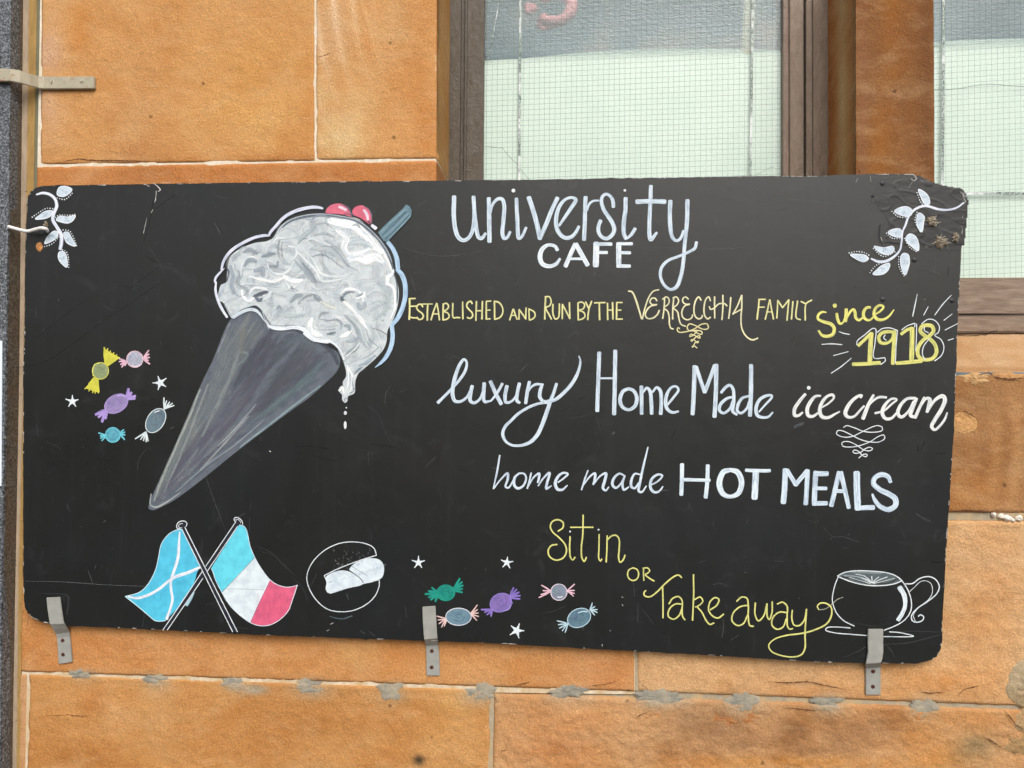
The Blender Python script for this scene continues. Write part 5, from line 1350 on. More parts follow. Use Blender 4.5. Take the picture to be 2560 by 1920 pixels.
# the big remembered sweeps of the brush
for s, w, c, al, so in [
    ('640,250 760,270 860,290 940,360 1010,450 1090,520', [50, 90, 90, 70, 60, 40], W1, .95, .5), ('700,330 780,400 760,480 800,540 930,520 1010,480', [30, 60, 60, 60, 60, 30], W1, .9, .6), ('790,590 860,560 960,580 1040,560 1090,600', [50, 80, 80, 60, 40], W1, .95, .5),
    ('800,450 880,430 960,450 1000,480', [20, 50, 50, 20], (206, 216, 220), .8, .8), ('1110,540 1150,620 1180,700 1140,740 1130,800', [16, 22, 26, 40, 20], W1, .95, .4), ('1130,790 1180,820 1200,900 1200,1000 1160,1100', [20, 20, 20, 18, 12], W1, .95, .4),
    ('470,490 560,480 660,500 740,560 800,640', [16, 60, 80, 60, 20], (194, 202, 206), .85, .8), ('480,560 560,540 640,570 700,620 760,660', [10, 14, 12, 10, 8], G1, .7, .7), ('560,470 660,480 730,550 790,630 880,680', [6, 9, 9, 9, 6], G1, .8, .6), ('440,520 500,600 560,700 660,730 780,720 830,690', [14, 22, 26, 24, 20, 10], W2, .9, .6),
    ('360,520 440,600 520,680 560,760 640,770 780,740', [14, 20, 20, 20, 18, 10], W2, .9, .5), ('400,610 470,700 520,780', [14, 34, 16], G1, .8, .7), ('330,590 420,680 480,750 530,820', [16, 24, 22, 12], (176, 186, 194), .8, .7), ('240,730 300,760 360,770 400,760', [24, 34, 30, 18], W1, 1, .3),
    ('-50,730 60,760 160,770 240,740', [16, 24, 24, 16], W1, .8, .5), ('100,620 120,680 200,710 280,680 330,600', [12, 20, 24, 20, 12], W2, .9, .5), ('120,640 180,640 190,600', [20, 30, 16], G1, .6, .7), ('280,470 340,480 350,540 300,590', [14, 20, 20, 14], W2, .9, .5),
    ('200,420 190,500 200,560', [14, 20, 12], G1, .6, .7), ('150,440 180,400 250,400', [14, 18, 14], W2, .9, .5), ('230,560 220,480 230,430', [8, 10, 8], G2, .5, .6), ('360,450 400,390 460,340 520,300', [10, 34, 40, 20], (186, 196, 200), .8, .8), ('370,440 420,400 470,420', [6, 10, 8], G2, .6, .6),
    ('520,280 600,270 660,310', [8, 12, 8], G1, .6, .7), ('510,370 600,360 680,390', [14, 26, 14], (176, 186, 192), .7, .8), ('400,440 480,400 560,430 640,460', [10, 30, 36, 20], W2, .8, .7),
    ('-130,720 -120,620 -50,560 40,580', [12, 16, 16, 10], W2, .9, .5), ('-100,640 -60,590 0,600', [20, 46, 24], (150, 162, 174), .7, .8), ('-110,520 -60,500 10,530', [16, 44, 24], (158, 166, 176), .7, .8), ('50,560 110,540 160,530', [14, 34, 16], (148, 160, 168), .8, .6), ('-10,680 50,670 60,720', [30, 50, 30], (166, 174, 186), .7, .7), ('-220,640 -200,720 -210,800 -190,870', [20, 40, 40, 26], (168, 180, 190), .7, .8),
    ('-190,860 -150,900 -100,890 -70,850', [6, 8, 8, 6], G1, .8, .5), ('-120,850 -110,900 -60,940 -20,920', [14, 26, 30, 16], W1, .95, .4), ('-60,880 -20,830 40,830 90,850 60,900', [10, 16, 20, 20, 10], W1, .9, .4), ('-130,800 -60,790 20,800', [14, 22, 14], W2, .8, .6),
    ('-20,900 40,880 96,862', [14, 30, 20], G3, .9, .4), ('0,910 30,940 50,920', [20, 30, 16], (110, 118, 132), .9, .5), ('60,930 110,900 130,860', [16, 26, 16], W2, .9, .5), ('-60,950 0,960 60,950', [10, 14, 10], W2, .8, .5),
    ('180,1010 200,985 215,1005', [10, 22, 14], G1, .8, .5), ('260,980 320,900 400,860 500,870 560,900', [20, 30, 34, 30, 16], W2, .7, .7), ('300,950 350,900 400,890', [20, 44, 20], (160, 172, 178), .8, .7), ('360,970 440,900 520,890 570,930', [10, 14, 12, 8], G1, .6, .6), ('500,900 540,930 590,960', [16, 34, 12], G1, .7, .7), ('250,760 300,840 360,800', [16, 22, 14], W2, .9, .5), ('290,850 310,830 330,840', [10, 20, 10], G1, .8, .5),
    ('120,1150 220,1156 300,1150 380,1158 450,1160', [4, 5, 6, 5, 4], G2, .9, .4), ('200,1060 300,1070 420,1060', [20, 44, 24], (206, 214, 216), .7, .8), ('600,960 660,990 680,960', [6, 8, 6], (190, 180, 160), .7, .5), ('560,950 620,980 680,1000', [20, 50, 24], (240, 240, 230), .8, .7),
    ('540,1085 570,1050 630,1042', [12, 34, 16], G1, .6, .9), ('540,1092 620,1110 700,1104 738,1134 730,1190', [8, 14, 16, 14, 8], G1, .7, .8), ('480,1100 470,1160 500,1210 560,1240', [40, 70, 76, 40], W1, .9, .7), ('560,1150 640,1160 700,1150', [12, 22, 12], (196, 206, 210), .8, .7), ('540,1190 620,1190 690,1180', [6, 8, 6], G1, .7, .5), ('610,1228 650,1222 690,1212', [10, 20, 10], (110, 124, 130), .8, .5),
    ('730,1250 780,1230 820,1200', [16, 34, 14], W1, .95, .4), ('745,930 760,890 800,865 850,862', [10, 16, 14, 8], G2, .9, .5), ('735,900 742,930 765,935', [10, 22, 10], (90, 104, 112), .95, .4), ('730,880 780,840 850,840 900,880 930,950', [16, 30, 34, 36, 24], W1, .85, .7), ('760,950 830,1010 890,1080 930,1140 960,1180', [24, 40, 44, 36, 20], W1, .85, .7), ('860,920 930,900 940,860', [12, 26, 12], W1, .95, .4),
    ('880,960 900,1000 940,980 935,950', [20, 34, 30, 16], (176, 186, 192), .9, .5), ('870,900 910,885 925,875', [10, 16, 8], G1, .8, .5), ('760,1060 800,1090 850,1140 880,1220 910,1300', [12, 30, 30, 26, 12], (168, 178, 184), .85, .7), ('790,1060 850,1110 900,1180 930,1280 980,1350', [20, 50, 50, 44, 20], (204, 212, 214), .8, .8), ('770,1150 800,1160 810,1200', [20, 34, 16], (158, 172, 176), .8, .7),
    ('780,1290 840,1280 880,1260', [20, 36, 18], (176, 186, 194), .8, .7), ('790,1390 850,1360 885,1330', [16, 34, 16], (158, 170, 174), .85, .6), ('780,1420 860,1350 900,1300', [8, 10, 8], W1, .9, .4), ('950,1180 980,1270 1050,1330', [6, 8, 6], G1, .6, .6), ('1000,960 1060,940 1110,980 1080,1060 1010,1110', [14, 20, 22, 24, 14], (206, 214, 216), .7, .8), ('960,900 1040,860 1120,900 1130,1000', [6, 8, 8, 6], (178, 188, 190), .6, .6), ('1060,780 1120,860 1140,960 1110,1060', [30, 50, 50, 30], (200, 210, 212), .6, .9),
    ('890,1500 960,1470 1030,1410', [16, 26, 12], (166, 180, 190), .85, .6), ('850,1570 890,1530 920,1510', [6, 14, 6], (120, 134, 144), .85, .5), ('920,1440 980,1410 1060,1340', [6, 7, 6], G2, .6, .5), ('800,1520 830,1600 830,1680 800,1740', [20, 34, 26, 12], W2, .9, .5), ('790,1500 800,1600 790,1700', [10, 12, 10], W1, .95, .4), ('840,1600 836,1660 846,1720', [6, 9, 6], G1, .8, .5), ('806,1740 840,1722 852,1690', [5, 7, 5], G2, .7, .4),
    ('722,1716 745,1690 760,1740', [20, 30, 16], (240, 242, 240), .95, .4), ('770,1810 765,1785 785,1780 790,1800', [8, 8, 8, 8], G1, .7, .4), ('830,290 870,280 900,310', [10, 24, 12], (170, 182, 186), .8, .7),
    ('990,1170 1040,1186 1080,1200 1130,1232', [3, 4, 5, 6], (50, 52, 54), .9, .5), ('1085,1105 1100,1112', [5, 6], G3, .9, .4)]:
    w = [v * (1.5 if v >= 14 else 1.15) for v in (w if isinstance(w, list) else [w])]
    p.stroke('11', s, w, c, al, so, lift=4e-6)
# thin shaded ring between scoop and outline
for s, w, c, al in [('226,300 300,245 420,210 560,195 700,208 860,246 960,312 1060,408 1128,505 1170,610 1180,670', [20, 32, 36, 34, 30, 32, 36, 36, 36, 30, 8], (104, 114, 126), .95), ('150,395 200,320 280,250 400,206 560,190 700,203 860,240 960,302 1062,405 1132,505 1175,600', [5, 7, 9, 9, 9, 9, 9, 8, 8, 8, 5], (196, 204, 210), .9),
                    ('490,225 530,205 590,205 640,225', [14, 26, 26, 14], (150, 158, 170), .8), ('1190,700 1216,790 1222,880 1216,960', [8, 14, 16, 8], (74, 90, 104), .85), ('1220,800 1228,880 1224,940', [3, 4, 3], (180, 196, 204), .8), ('-246,660 -236,690 -250,770', [12, 26, 12], (96, 100, 118), .8),
                    ('-330,930 -296,850 -276,800 -262,790', [20, 30, 24, 14], (198, 206, 216), .9), ('-275,960 -240,1030 -212,1070', [6, 6, 5], (120, 136, 148), .8)]:
    p.stroke('11', s, w, c, al, .5)
p.build()

p = Paint('painted_outline', 'white and pale blue outlines around the ice cream scoops', .0034)
LV = (216, 218, 234)
p.stroke('H1', '2120,284 2060,268 1960,262 1850,276 1650,330 1450,440 1310,590 1215,700 1195,752', [37, 54, 61, 61, 61, 59, 54, 49, 37], LV)
p.stroke('H1', '1195,752 1100,752 950,785 750,875 550,1005 450,1120 392,1240 372,1345', [37, 54, 56, 56, 56, 51, 46, 37], LV)
p.stroke('H1', '420,1320 350,1390 280,1470 258,1530 264,1570', [12, 37, 44, 41, 29], LV)
p.stroke('H3', '280,310 268,440 300,590 370,760 466,918', [27, 46, 49, 51, 44], (224, 228, 238))
p.build(); p = Paint('painted_outline', 'thick white line under the left scoops', .0034)
p.stroke('H3', '575,925 690,850 800,800 900,785 980,812 1040,870 1090,950 1140,1010', [54, 63, 61, 56, 54, 44, 22, 10], (210, 220, 226))
p.stroke('H3', '1195,1075 1290,1110 1450,1118 1600,1096 1740,1110 1850,1180 1960,1290 2080,1330 2212,1345', [49, 68, 59, 61, 73, 73, 68, 61, 61], (232, 238, 244))
p.stroke('H4', '0,920 80,980 180,1040 330,1050 460,1070 560,1140 640,1240 690,1380', [49, 61, 54, 54, 41, 37, 29, 20], (236, 240, 244))
p.stroke('H3', '1080,830 1120,950 1190,1130', [10, 12, 10], (200, 208, 216))
BL = (176, 204, 228)
p.build(); p = Paint('painted_outline', 'pale blue outline right of the scoops', .0034)
p.stroke('11', '1140,434 1182,490 1215,570 1226,655', [37, 41, 41, 41], BL); p.stroke('11', '1220,668 1262,720 1288,800 1290,900 1262,1010 1220,1095 1176,1148', [37, 44, 44, 44, 41, 41, 34], BL)
p.stroke('11', '1174,1160 1181,1240 1168,1330 1130,1415 1080,1475 1030,1516', [39, 41, 41, 39, 29, 7], BL)
p.build(); p = Paint('paint_drips', 'three small white drips below the cone', .0005)
for x, y, a, b in [(780, 205, 6, 7), (772, 250, 14, 18), (771, 355, 12, 36)]:
    p.fill('12', [(x + a * math.cos(t * .785), y + b * math.sin(t * .785)) for t in range(8)], (226, 228, 228))
p.build()
p = Paint('painted_cherry', 'two pink cherries on top of the painted ice cream', .0036)
p.fill('11', '602,180 615,140 660,107 720,99 780,120 820,178 828,212 760,196 690,188', (222, 108, 130))
p.stroke('11', '740,108 790,130 826,190 832,214', [8, 20, 24, 10], (96, 92, 108), .85, .6); p.stroke('11', '760,190 800,190 826,206', [8, 14, 10], (120, 90, 110), .8, .6)
p.fill('11', '832,162 862,127 920,116 975,146 1000,205 1004,262 990,282 940,250 890,218 842,200', (220, 102, 126))
p.stroke('11', '930,120 980,155 1000,215 996,275', [8, 14, 18, 12], (112, 106, 122), .85, .6); p.stroke('11', '955,200 970,250 990,276', [14, 24, 14], (90, 86, 104), .8, .6); p.stroke('11', '832,190 850,205 870,212', [8, 12, 8], (100, 90, 110), .7, .6)
p.stroke('11', '718,128 750,140 778,156', [22, 26, 24], (236, 210, 222)); p.stroke('11', '932,156 956,190 968,240', [22, 28, 22], (232, 206, 222)); p.stroke('11', '1002,288 1036,314', [28, 32], (222, 222, 234)); p.build()
p = Paint('painted_wafer_stick', 'grey blue chocolate stick in the painted ice cream', .0036)
p.fill('11', '1054,350 1090,310 1180,225 1262,150 1298,108 1328,124 1346,160 1340,210 1290,270 1200,360 1130,436 1100,410', (104, 134, 146), sm=False)
for s, w, c in [('1078,350 1170,262 1290,150', 9, (150, 180, 190)), ('1092,372 1190,280 1300,170', 8, (62, 88, 104)), ('1104,392 1200,300 1312,190', 9, (146, 174, 186)), ('1118,404 1220,310 1322,200', 8, (66, 92, 108)), ('1132,420 1230,320 1336,205', 10, (140, 168, 178)), ('1140,300 1220,232 1290,168', 7, (70, 98, 112)), ('1062,352 1108,420', 12, (132, 158, 170))]:
    p.stroke('11', s, w, c, .85, .5)
p.build()

# ---- scratches, scrapes and chips in the board's paint
p = Paint('scratches', 'fine scratches, scrapes and chips in the black paint', .00012)
SG, SD, SL = (92, 94, 94), (14, 14, 15), (206, 202, 196)
for t, s, w, c, al in [
    ('01', '60,1520 200,1510 400,1460 640,1300 900,1110 1200,910 1435,750', [4, 5, 7, 7, 6, 5, 4], SD, .9), ('01', '1435,750 1370,600 1290,480', 3, SG, .6), ('01', '1345,145 1420,90 1510,25', [5, 8, 7], SD, .9), ('01', '1260,555 1320,590 1375,610', [4, 9, 6], SD, .9),
    ('01', '1352,10 1335,90', [4, 6], SL, .8), ('01', '1268,225 1240,355', [3, 7], SL, .85), ('01', '1325,60 1300,220 1240,440', [10, 8, 5], SD, .8), ('01', '1320,150 1308,180', [4, 7], SL, .8), ('01', '780,900 540,1080 330,1250', [3, 5, 3], SD, .8), ('01', '1100,860 1300,700 1380,640', 5, SD, .7), ('01', '900,1110 980,1140 1010,1060', 3, SG, .4), ('01', '100,1500 60,1640', [10, 20], SD, .5),
    ('00', '1320,1580 1350,1600 1385,1640 1365,1655', [4, 10, 14, 6], SL, .9), ('00', '1250,1590 1290,1610', [5, 9], SL, .7), ('00', '1385,1580 1480,1572', [3, 5], SL, .8), ('00', '1350,1650 1345,1740', [8, 5], SL, .8),
    ('02', '1778,800 1850,1010 1955,1275', [4, 6, 3], SG, .55), ('03', '215,45 520,50 900,75 1250,90', [3, 6, 5, 4], (120, 124, 124), .6), ('13', '-100,110 120,108 300,106', 3, SG, .4), ('12', '0,1400 120,1450 240,1560 330,1650', 4, SG, .5), ('12', '40,1450 150,1480 260,1600', 3, SG, .4), ('13', '300,0 400,100 450,220', 4, SG, .45),
    ('11', '1280,480 1400,520 1560,550 1750,545 1980,505', [4, 6, 5, 4, 3], SG, .6), ('11', '1400,120 1465,75', 6, SG, .6), ('21', '380,430 560,450 860,455 1200,480 1500,485 1840,490 2050,480', 4, SG, .6), ('12', '340,540 480,540 640,565', 6, SD, .6), ('12', '330,585 500,620 690,665', 7, SD, .7), ('12', '960,180 1050,260 1150,480 1220,550', 4, SG, .35), ('12', '980,515 1100,530 1210,550', 7, SD, .6), ('12', '1160,15 1120,90 1115,170', [4, 8, 5], SG, .6),
    ('22', '420,240 510,190', [6, 10], (6, 6, 6), .9), ('22', '170,300 250,315 350,290', 5, SD, .7), ('22', '440,290 560,290 700,250', 3, SG, .4), ('22', '575,130 640,110', [7, 4], SD, .7), ('22', '100,190 250,200 400,150', 4, SD, .6), ('22', '1370,470 1420,395', [10, 5], SD, .6), ('22', '730,290 775,450', 5, SG, .3), ('22', '870,430 885,420', 26, SG, .5), ('22', '850,560 870,640', 5, SG, .3),
    ('32', '345,1170 400,1195 440,1180', 4, SG, .6), ('32', '480,1240 560,1320 650,1320 790,1368', 5, SG, .5), ('32', '1120,680 1150,645', 8, SG, .6), ('32', '230,370 300,340', 34, (90, 98, 104), .5), ('32', '1430,600 1535,600', [10, 20], (8, 8, 8), .9), ('32', '1295,540 1295,580', 14, SD, .6), ('32', '1415,1540 1440,1535 1480,1540 1530,1530', 16, (8, 8, 8), .8), ('32', '1280,1120 1340,1160 1410,1190', 22, SG, .25), ('32', '1330,560 1350,500', 14, SD, .5),
    ('33', '1000,590 1200,580 1350,545 1500,505', [4, 9, 8, 5], (80, 82, 80), .7), ('33', '640,710 780,650 860,600', [4, 10, 6], (80, 82, 80), .5), ('33', '1010,590 1060,640 1090,700', [5, 12, 5], (84, 86, 84), .5), ('33', '1000,480 1300,478 1500,485', 3, SG, .7), ('33', '760,405 900,430 1050,405', 4, (66, 68, 66), .7), ('33', '640,395 760,410', 3, SG, .4),
    ('31', '895,100 1100,95 1300,60', 5, SD, .8), ('31', '895,100 890,60', 4, SD, .8), ('31', '20,40 250,70 520,90', 3, (84, 104, 96), .6), ('31', '380,1190 600,1240 760,1270', [3, 4, 3], SD, .8), ('31', '1560,650 1555,720', 14, SD, .5), ('31', '1170,320 1300,290', 5, SD, .8), ('31', '1000,490 1400,500 1670,505', 4, SD, .8), ('31', '960,290 955,400 965,440', 12, (8, 8, 8), .9), ('31', '975,390 985,420', 9, SL, .5), ('31', '1360,475 1430,455', 16, (96, 92, 88), .7), ('31', '1350,930 1360,925', 6, SL, .5),
    ('30', '760,1575 775,1540', 5, SL, .6), ('30', '885,1520 890,1570', 6, SL, .5), ('30', '1200,1640 1250,1570', [4, 8], (150, 146, 140), .6), ('13', '640,350 740,370 830,345', [8, 18, 14], (110, 130, 136), .5), ('13', '1290,260 1300,360', 8, SG, .35), ('13', '645,415 668,405', 8, SL, .7), ('13', '610,475 632,465', 6, SL, .6), ('13', '900,470 940,500', 8, SG, .5), ('13', '980,480 1030,520', 7, SG, .5), ('13', '780,150 800,200', 14, (86, 100, 106), .35),
    ('23', '270,325 370,300 465,258', 4, SG, .5), ('23', '1090,240 1085,410', 9, SG, .35), ('23', '1050,60 1060,180', 10, SG, .35), ('23', '1130,290 1220,410', 8, SG, .3), ('23', '1820,370 1830,430 1815,530', 9, SG, .5), ('23', '1890,555 1960,510', 5, SG, .5), ('23', '845,475 852,470', 7, SL, .8), ('23', '948,180 958,186', 6, SL, .8), ('23', '950,245 960,258', 7, SL, .8), ('23', '778,590 780,605', 7, SL, .9), ('23', '1740,75 1790,60 1860,85', 8, SG, .4),
    ('12', '118,580 126,584', 12, SL, .95), ('S', '2262,436 2284,437 2291,446', 2.2, SL, .9), ('S', '2278,447 2286,452 2292,446', 2.4, SL, .7), ('S', '2300,450 2320,459', 1.4, SL, .5), ('S', '2392,473 2404,482 2411,500 2409,520', 3.0, (180, 174, 166), .6), ('S', '2408,530 2405,560 2403,590', 2.0, (170, 164, 156), .5), ('S', '2180,444 2230,443 2262,442', 1.2, (120, 118, 112), .5), ('S', '2201,562 2199,590 2205,612', 4, (8, 8, 8), .9),
    ('03', '240,420 250,340', 10, (70, 74, 76), .5), ('03', '1230,450 1250,320', 9, (70, 74, 76), .5), ('03', '350,150 560,160 590,180 580,330', [6, 10, 20, 12], (64, 68, 70), .6), ('01', '310,1000 315,1090', 6, SG, .4), ('02', '320,350 325,440', 7, SG, .4), ('02', '1190,740 1195,660 1265,560', 6, SG, .45), ('02', '580,1040 600,1100', 9, SG, .35)]:
    p.stroke(t, s, w, c, al, .6, lift=2e-6)
rr = random.Random(9)
for i in range(230):
    x, y = rr.uniform(80, 2340), rr.uniform(480, 1570)
    a, L = rr.uniform(0, 3.14), rr.choice([3, 5, 8, 14, 26, 40])
    q = [(x, y), (x + L * .5 * math.cos(a), y + L * .5 * math.sin(a) + rr.uniform(-1, 1)), (x + L * math.cos(a), y + L * math.sin(a))]
    p.stroke('S', q, [.6, rr.uniform(.8, 1.8), .5], rr.choice([SG, SG, SD, (70, 74, 76), (120, 120, 118)]), rr.uniform(.3, .8), .6, lift=1e-6)
# worn pale ply along the edges
for i in range(300):
    k = rr.randrange(len(out_px)); a, b = out_px[k], out_px[(k + 1) % len(out_px)]
    L = math.dist(a, b)
    if rr.random() > min(1, L / 120): continue
    t = rr.random(); x, y = a[0] + (b[0] - a[0]) * t, a[1] + (b[1] - a[1]) * t
    ux, uy = (b[0] - a[0]) / L, (b[1] - a[1]) / L
    l = rr.choice([3, 5, 9, 16]); ins = .9
    p.stroke('S', [(x - uy * -ins * -1, y + ux * -ins * -1), (x + ux * l - uy * -ins * -1, y + uy * l + ux * -ins * -1)], [1.2, rr.uniform(1.6, 3.6)], rr.choice([SL, (170, 160, 146), (196, 190, 182)]), rr.uniform(.5, .95), .5, lift=1e-6)
p.build()

# ---- taped corner, screws, holes, rope ends
def relief_patch(name, outline, h, mat, parent, seed, amp=.0015, y0=None, step=7):
    """a thin wrinkled skin over an outline on the board face"""
    y0 = YB - .00008 if y0 is None else y0
    xs = [a[0] for a in outline]; ys = [a[1] for a in outline]
    bm = bmesh.new()
    nx, ny = int((max(xs) - min(xs)) / step) + 1, int((max(ys) - min(ys)) / step) + 1
    def inside(x, y):
        c = False
        for i in range(len(outline)):
            (x1, y1), (x2, y2) = outline[i], outline[i - 1]
            if (y1 > y) != (y2 > y) and x < (x2 - x1) * (y - y1) / (y2 - y1) + x1: c = not c
        return c
    vs = {}
    for j in range(ny + 1):
        for i in range(nx + 1):
            x, y = min(xs) + i * step, min(ys) + j * step
            n = noise.fractal(Vector((x * .02, y * .035, seed)), .7, 2.2, 5)
            cr = abs(noise.noise(Vector((x * .014 + y * .01, y * .03 - x * .01, seed + 3))))
            q = P(x, y, 0)
            vs[i, j] = bm.verts.new((q.x, y0 - h - amp * max(-.2, n) - amp * 1.3 * max(0, .12 - cr) / .12, q.z))
    for j in range(ny):
        for i in range(nx):
            x, y = min(xs) + (i + .5) * step, min(ys) + (j + .5) * step
            if inside(x, y):
                bm.faces.new((vs[i, j], vs[i, j + 1], vs[i + 1, j + 1], vs[i + 1, j]))
    for v in [v for v in bm.verts if not v.link_faces]: bm.verts.remove(v)
    for v in bm.verts:
        if v.is_boundary: v.co.y = y0 - .00002
    me = bpy.data.meshes.new(name); bm.to_mesh(me); bm.free()
    me.polygons.foreach_set('use_smooth', [True] * len(me.polygons))
    return link(name, me, mat, parent)
rp = relief_patch('tape_patch', [(2212, 563), (2176, 510), (2180, 466), (2260, 452), (2286, 446), (2318, 462), (2348, 471), (2392, 478), (2403, 492), (2408, 508), (2404, 560), (2398, 618), (2320, 624), (2240, 618), (2200, 612)], .00015, M_TAPE, BOARD, 4, .0004, step=2.5)
rp['label'] = 'wrinkled black tape patch over the broken right corner'
def disc(name, x, y, r, y0, h, mat, parent, dome=True, label=None, n=16):
    c = P(x, y, y0); s = .001 * r
    verts = [Vector((c.x, y0 - h, c.z))]
    for k, (f, hh) in enumerate([(.45, .93), (.8, .6), (1.0, 0.0)] if dome else [(.5, 1), (.85, 1), (1.0, -.5)]):
        for a in range(n):
            t = 2 * math.pi * a / n
            verts.append(Vector((c.x + s * f * math.cos(t), y0 - h * hh, c.z + s * f * math.sin(t))))
    faces = [(0, 1 + a, 1 + (a + 1) % n) for a in range(n)]
    for r_ in range(2):
        for a in range(n):
            b = (a + 1) % n
            faces.append((1 + r_ * n + a, 1 + (r_ + 1) * n + a, 1 + (r_ + 1) * n + b, 1 + r_ * n + b))
    o = link(name, mesh_from(name, verts, faces, True), mat, parent)
    if label: o['label'] = label
    return o
def slot(x, y, L, a, y0, parent):
    c = P(x, y, y0); dx, dz = math.cos(a) * L * .0005, math.sin(a) * L * .0005
    nx, nz = -math.sin(a) * .0007, math.cos(a) * .0007
    v = [Vector((c.x - dx + nx, y0, c.z - dz + nz)), Vector((c.x - dx - nx, y0, c.z - dz - nz)), Vector((c.x + dx - nx, y0, c.z + dz - nz)), Vector((c.x + dx + nx, y0, c.z + dz + nz))]
    return link('slot', mesh_from('slot', v, [(0, 1, 2, 3)]), M_DARK, parent)
for x, y in [(2206, 458.5), (2182, 490), (2286, 650), (2207, 748.5), (2380, 751.5)]:
    s = disc('screw', x, y, 6.4 if y > 500 or x > 2200 else 4, YB - .0001, .0022, M_BLACK_SCREW, BOARD)
    slot(x, y, 8, 1.3, YB - .0025, s)
hl = lump('frayed_hole', 98.5, 617, 10, 13, .0016, M_PLY, BOARD, 44, YB - .0002, 6, 20, .3, yp=YB)
hl['label'] = 'ragged orange brown hole by the left edge'
def rope(name, cx, cy, r, seed, label, n=44):
    """a frayed knot of rope: many short fibre tubes tangled together"""
    verts, faces = [], []
    rr = random.Random(seed)
    c0 = P(cx, cy, YB)
    for i in range(n):
        a, rad = rr.uniform(0, 6.28), r * .001 * rr.uniform(0, .8)
        q = Vector((c0.x + rad * math.cos(a), YB - rr.uniform(.001, .008), c0.z + rad * math.sin(a)))
        d = Vector((rr.uniform(-1, 1), rr.uniform(-.35, .35), rr.uniform(-1, 1))).normalized()
        tw = rr.uniform(.0004, .0010)
        base = len(verts)
        for k in range(6):
            d = (d + .95 * Vector((rr.uniform(-1, 1), rr.uniform(-.3, .3), rr.uniform(-1, 1)))).normalized()
            q = q + d * r * .00020; q.y = min(q.y, YB - .0008)
            e1 = d.cross(Vector((0, 1, 0.01))).normalized(); e2 = d.cross(e1)
            w = tw * (1 - k / 7)
            for s in range(4):
                t = s * math.pi / 2; verts.append(q + e1 * w * math.cos(t) + e2 * w * math.sin(t))
            if k:
                for s in range(4):
                    s2 = (s + 1) % 4; b = base + 4 * k
                    faces.append((b - 4 + s, b - 4 + s2, b + s2, b + s))
    o = link(name, mesh_from(name, verts, faces, True), M_ROPE, BOARD); o['label'] = label
    return o
for x, y, rx, ry, sd, lb, nf in [(2329, 553, 13, 14, 1, 'frayed brown rope end, upper one', 34), (2352, 606, 16, 15, 2, 'frayed pale rope end, lower one', 46), (2388, 596, 8, 13, 3, 'loose pale fibres by the right edge', 26), (116, 563, 6, 9, 6, 'small brown knot by the left leaf spray', 14)]:
    k_ = lump('rope_end', x, y, rx, ry, .006, M_FIBRE, BOARD, sd, YB - .001, 8, 30, .5, yp=YB)
    k_['label'] = lb
    rope('rope_fibres', x, y, min(rx, ry), sd, lb.replace('rope end', 'rope fibres'), nf).parent = k_


# white cord that ties the left edge back to the wall
def tube(name, path3, r, mat, parent=None, n=10):
    verts, faces = [], []
    m = len(path3)
    for i, q in enumerate(path3):
        d = (path3[min(m - 1, i + 1)] - path3[max(0, i - 1)]).normalized()
        e1 = d.cross(Vector((0, 0, 1))).normalized(); e2 = d.cross(e1)
        w = r[i] if isinstance(r, list) else r
        for s in range(n):
            t = 2 * math.pi * s / n; verts.append(q + e1 * w * math.cos(t) + e2 * w * math.sin(t))
        if i:
            for s in range(n):
                s2 = (s + 1) % n; b = n * i
                faces.append((b - n + s, b - n + s2, b + s2, b + s))
    faces.append(tuple(range(n))[::-1]); faces.append(tuple(range(n * (m - 1), n * m)))
    return link(name, mesh_from(name, verts, faces, True), mat, parent)
cp, cw = smooth(pts('01', '72,300 130,316 190,332 240,340 300,325 360,312 400,322 412,342'), [1] * 8, 5)
c3 = []
for i, (x, y) in enumerate(cp):
    t = i / (len(cp) - 1)
    yy = -.050 + .004 * t
    if i == len(cp) - 1: yy = YB
    c3.append(P(x, y, yy))
cord = tube('white_cord', c3, .0048, M_CORD)
tag(cord, 'short white cord tying the left edge of the black board to the granite', 'cord')

# ------------------------------------------------------------------ brackets
def strap(name, stations, thick, mat, parent, bevel=.0012):
    """stations: (left px, right px, depth y) down or along the strap; the front faces follow the depth"""
    verts, faces = [], []
    for (l, r, y) in stations:
        a, b = P(l[0], l[1], y), P(r[0], r[1], y)
        verts += [a, b, Vector((b.x, y + thick, b.z)), Vector((a.x, y + thick, a.z))]
    for k in range(1, len(stations)):
        p0, p1 = 4 * (k - 1), 4 * k
        for s in range(4):
            s2 = (s + 1) % 4
            faces.append((p0 + s, p1 + s, p1 + s2, p0 + s2))
    faces.append((0, 1, 2, 3)); e = 4 * (len(stations) - 1); faces.append((e + 3, e + 2, e + 1, e))
    me = mesh_from(name, verts, faces)
    bm = bmesh.new(); bm.from_mesh(me)
    bmesh.ops.recalc_face_normals(bm, faces=bm.faces[:])
    ed = [e for e in bm.edges if len(e.link_faces) == 2 and e.calc_face_angle(0) > .9]
    bmesh.ops.bevel(bm, geom=ed, offset=bevel, segments=2, affect='EDGES')
    bm.to_mesh(me); bm.free()
    return link(name, me, mat, parent)
FB = YB - .0075
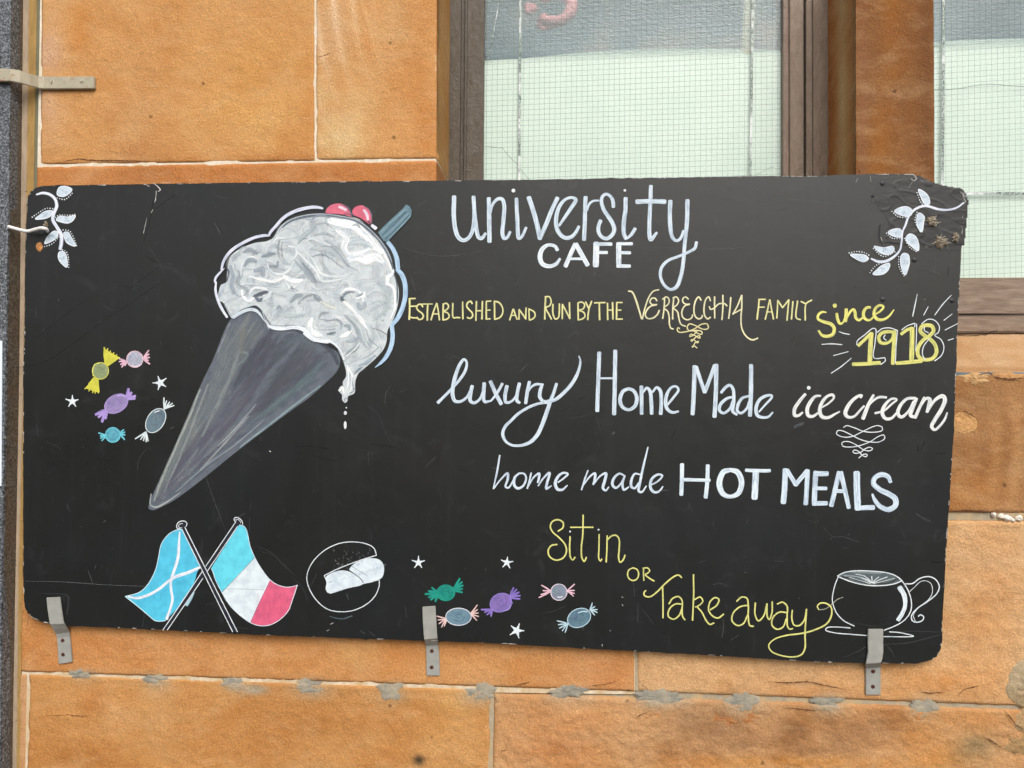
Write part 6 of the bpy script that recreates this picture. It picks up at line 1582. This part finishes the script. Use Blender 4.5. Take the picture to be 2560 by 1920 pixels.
def hook(label, tile, st, screws):
    base = P(*pts(tile, [st[-1][0]])[0], 0)
    b = empty('bracket', (base.x, 0, base.z)); tag(b, label, 'bracket', 'grey metal brackets holding the board')
    strap('strap', [(pts(tile, [l])[0], pts(tile, [r])[0], y) for l, r, y in st], .005, M_BRACKET, b)
    for x, y in screws:
        q = pts(tile, [(x, y)])[0]
        s = disc('screw', q[0], q[1], 5.2, -.0066, .0012, M_RUST, b)
        disc('screw_recess', q[0], q[1], 1.8, -.0079, .0002, M_DARK, s)
hook('grey metal bracket under the left corner of the board', '03', [((398, 188), (516, 184), FB), ((410, 300), (530, 298), FB), ((424, 392), (545, 396), FB), ((432, 418), (552, 412), FB), ((456, 462), (575, 448), -.022), ((480, 505), (596, 484), -.009), ((490, 540), (601, 520), -.0062), ((497, 640), (612, 622), -.0062), ((505, 764), (622, 744), -.0062)], [(541, 557), (545, 679)])
hook('grey metal bracket under the middle of the board', '13', [((1437, 268), (1549, 260), FB), ((1441, 400), (1557, 390), FB), ((1448, 500), (1562, 490), FB), ((1452, 548), (1566, 538), FB), ((1460, 578), (1570, 566), -.020), ((1467, 606), (1576, 594), -.0075), ((1469, 640), (1579, 630), -.0062), ((1471, 750), (1584, 745), -.0062), ((1473, 862), (1588, 862), -.0062)], [(1520, 648), (1518, 789)])
hook('grey metal bracket below the painted coffee cup', '33', [((865, 460), (998, 460), FB), ((864, 570), (997, 570), FB), ((866, 660), (998, 655), FB), ((852, 735), (988, 722), FB), ((847, 758), (980, 748), FB), ((845, 775), (977, 768), -.018), ((845, 800), (976, 790), -.0065), ((845, 900), (975, 895), -.0062), ((846, 1029), (975, 1029), -.0062)], [(908, 824), (907, 956)])
# the bracket at the upper left bends out over the granite
b = empty('bracket', P(150, 205, 0)); tag(b, 'pale horizontal cranked bracket fixed to the stone at the upper left', 'bracket')
TB = [(-400, 592, 702, -.062), (0, 590, 700, -.062), (90, 592, 700, -.062), (170, 606, 716, -.056), (260, 636, 742, -.036), (330, 654, 760, -.016), (380, 658, 766, -.0115), (500, 660, 766, -.0112), (800, 658, 764, -.0112), (812, 664, 760, -.0105)]
strap('strap', [((x * K, lo * K), (x * K, hi * K), y) for x, hi, lo, y in [(a, b_, c, d) for a, b_, c, d in TB]], .0105, M_BRACKET2, b, .0014)
for x, y, a in [(448, 710, 1.2), (708, 706, .2)]:
    s = disc('screw', x * K, y * K, 6.6, -.0113, .0006, M_BRACKET2, b, False)
    slot(x * K, y * K, 10, a, -.0124, s)
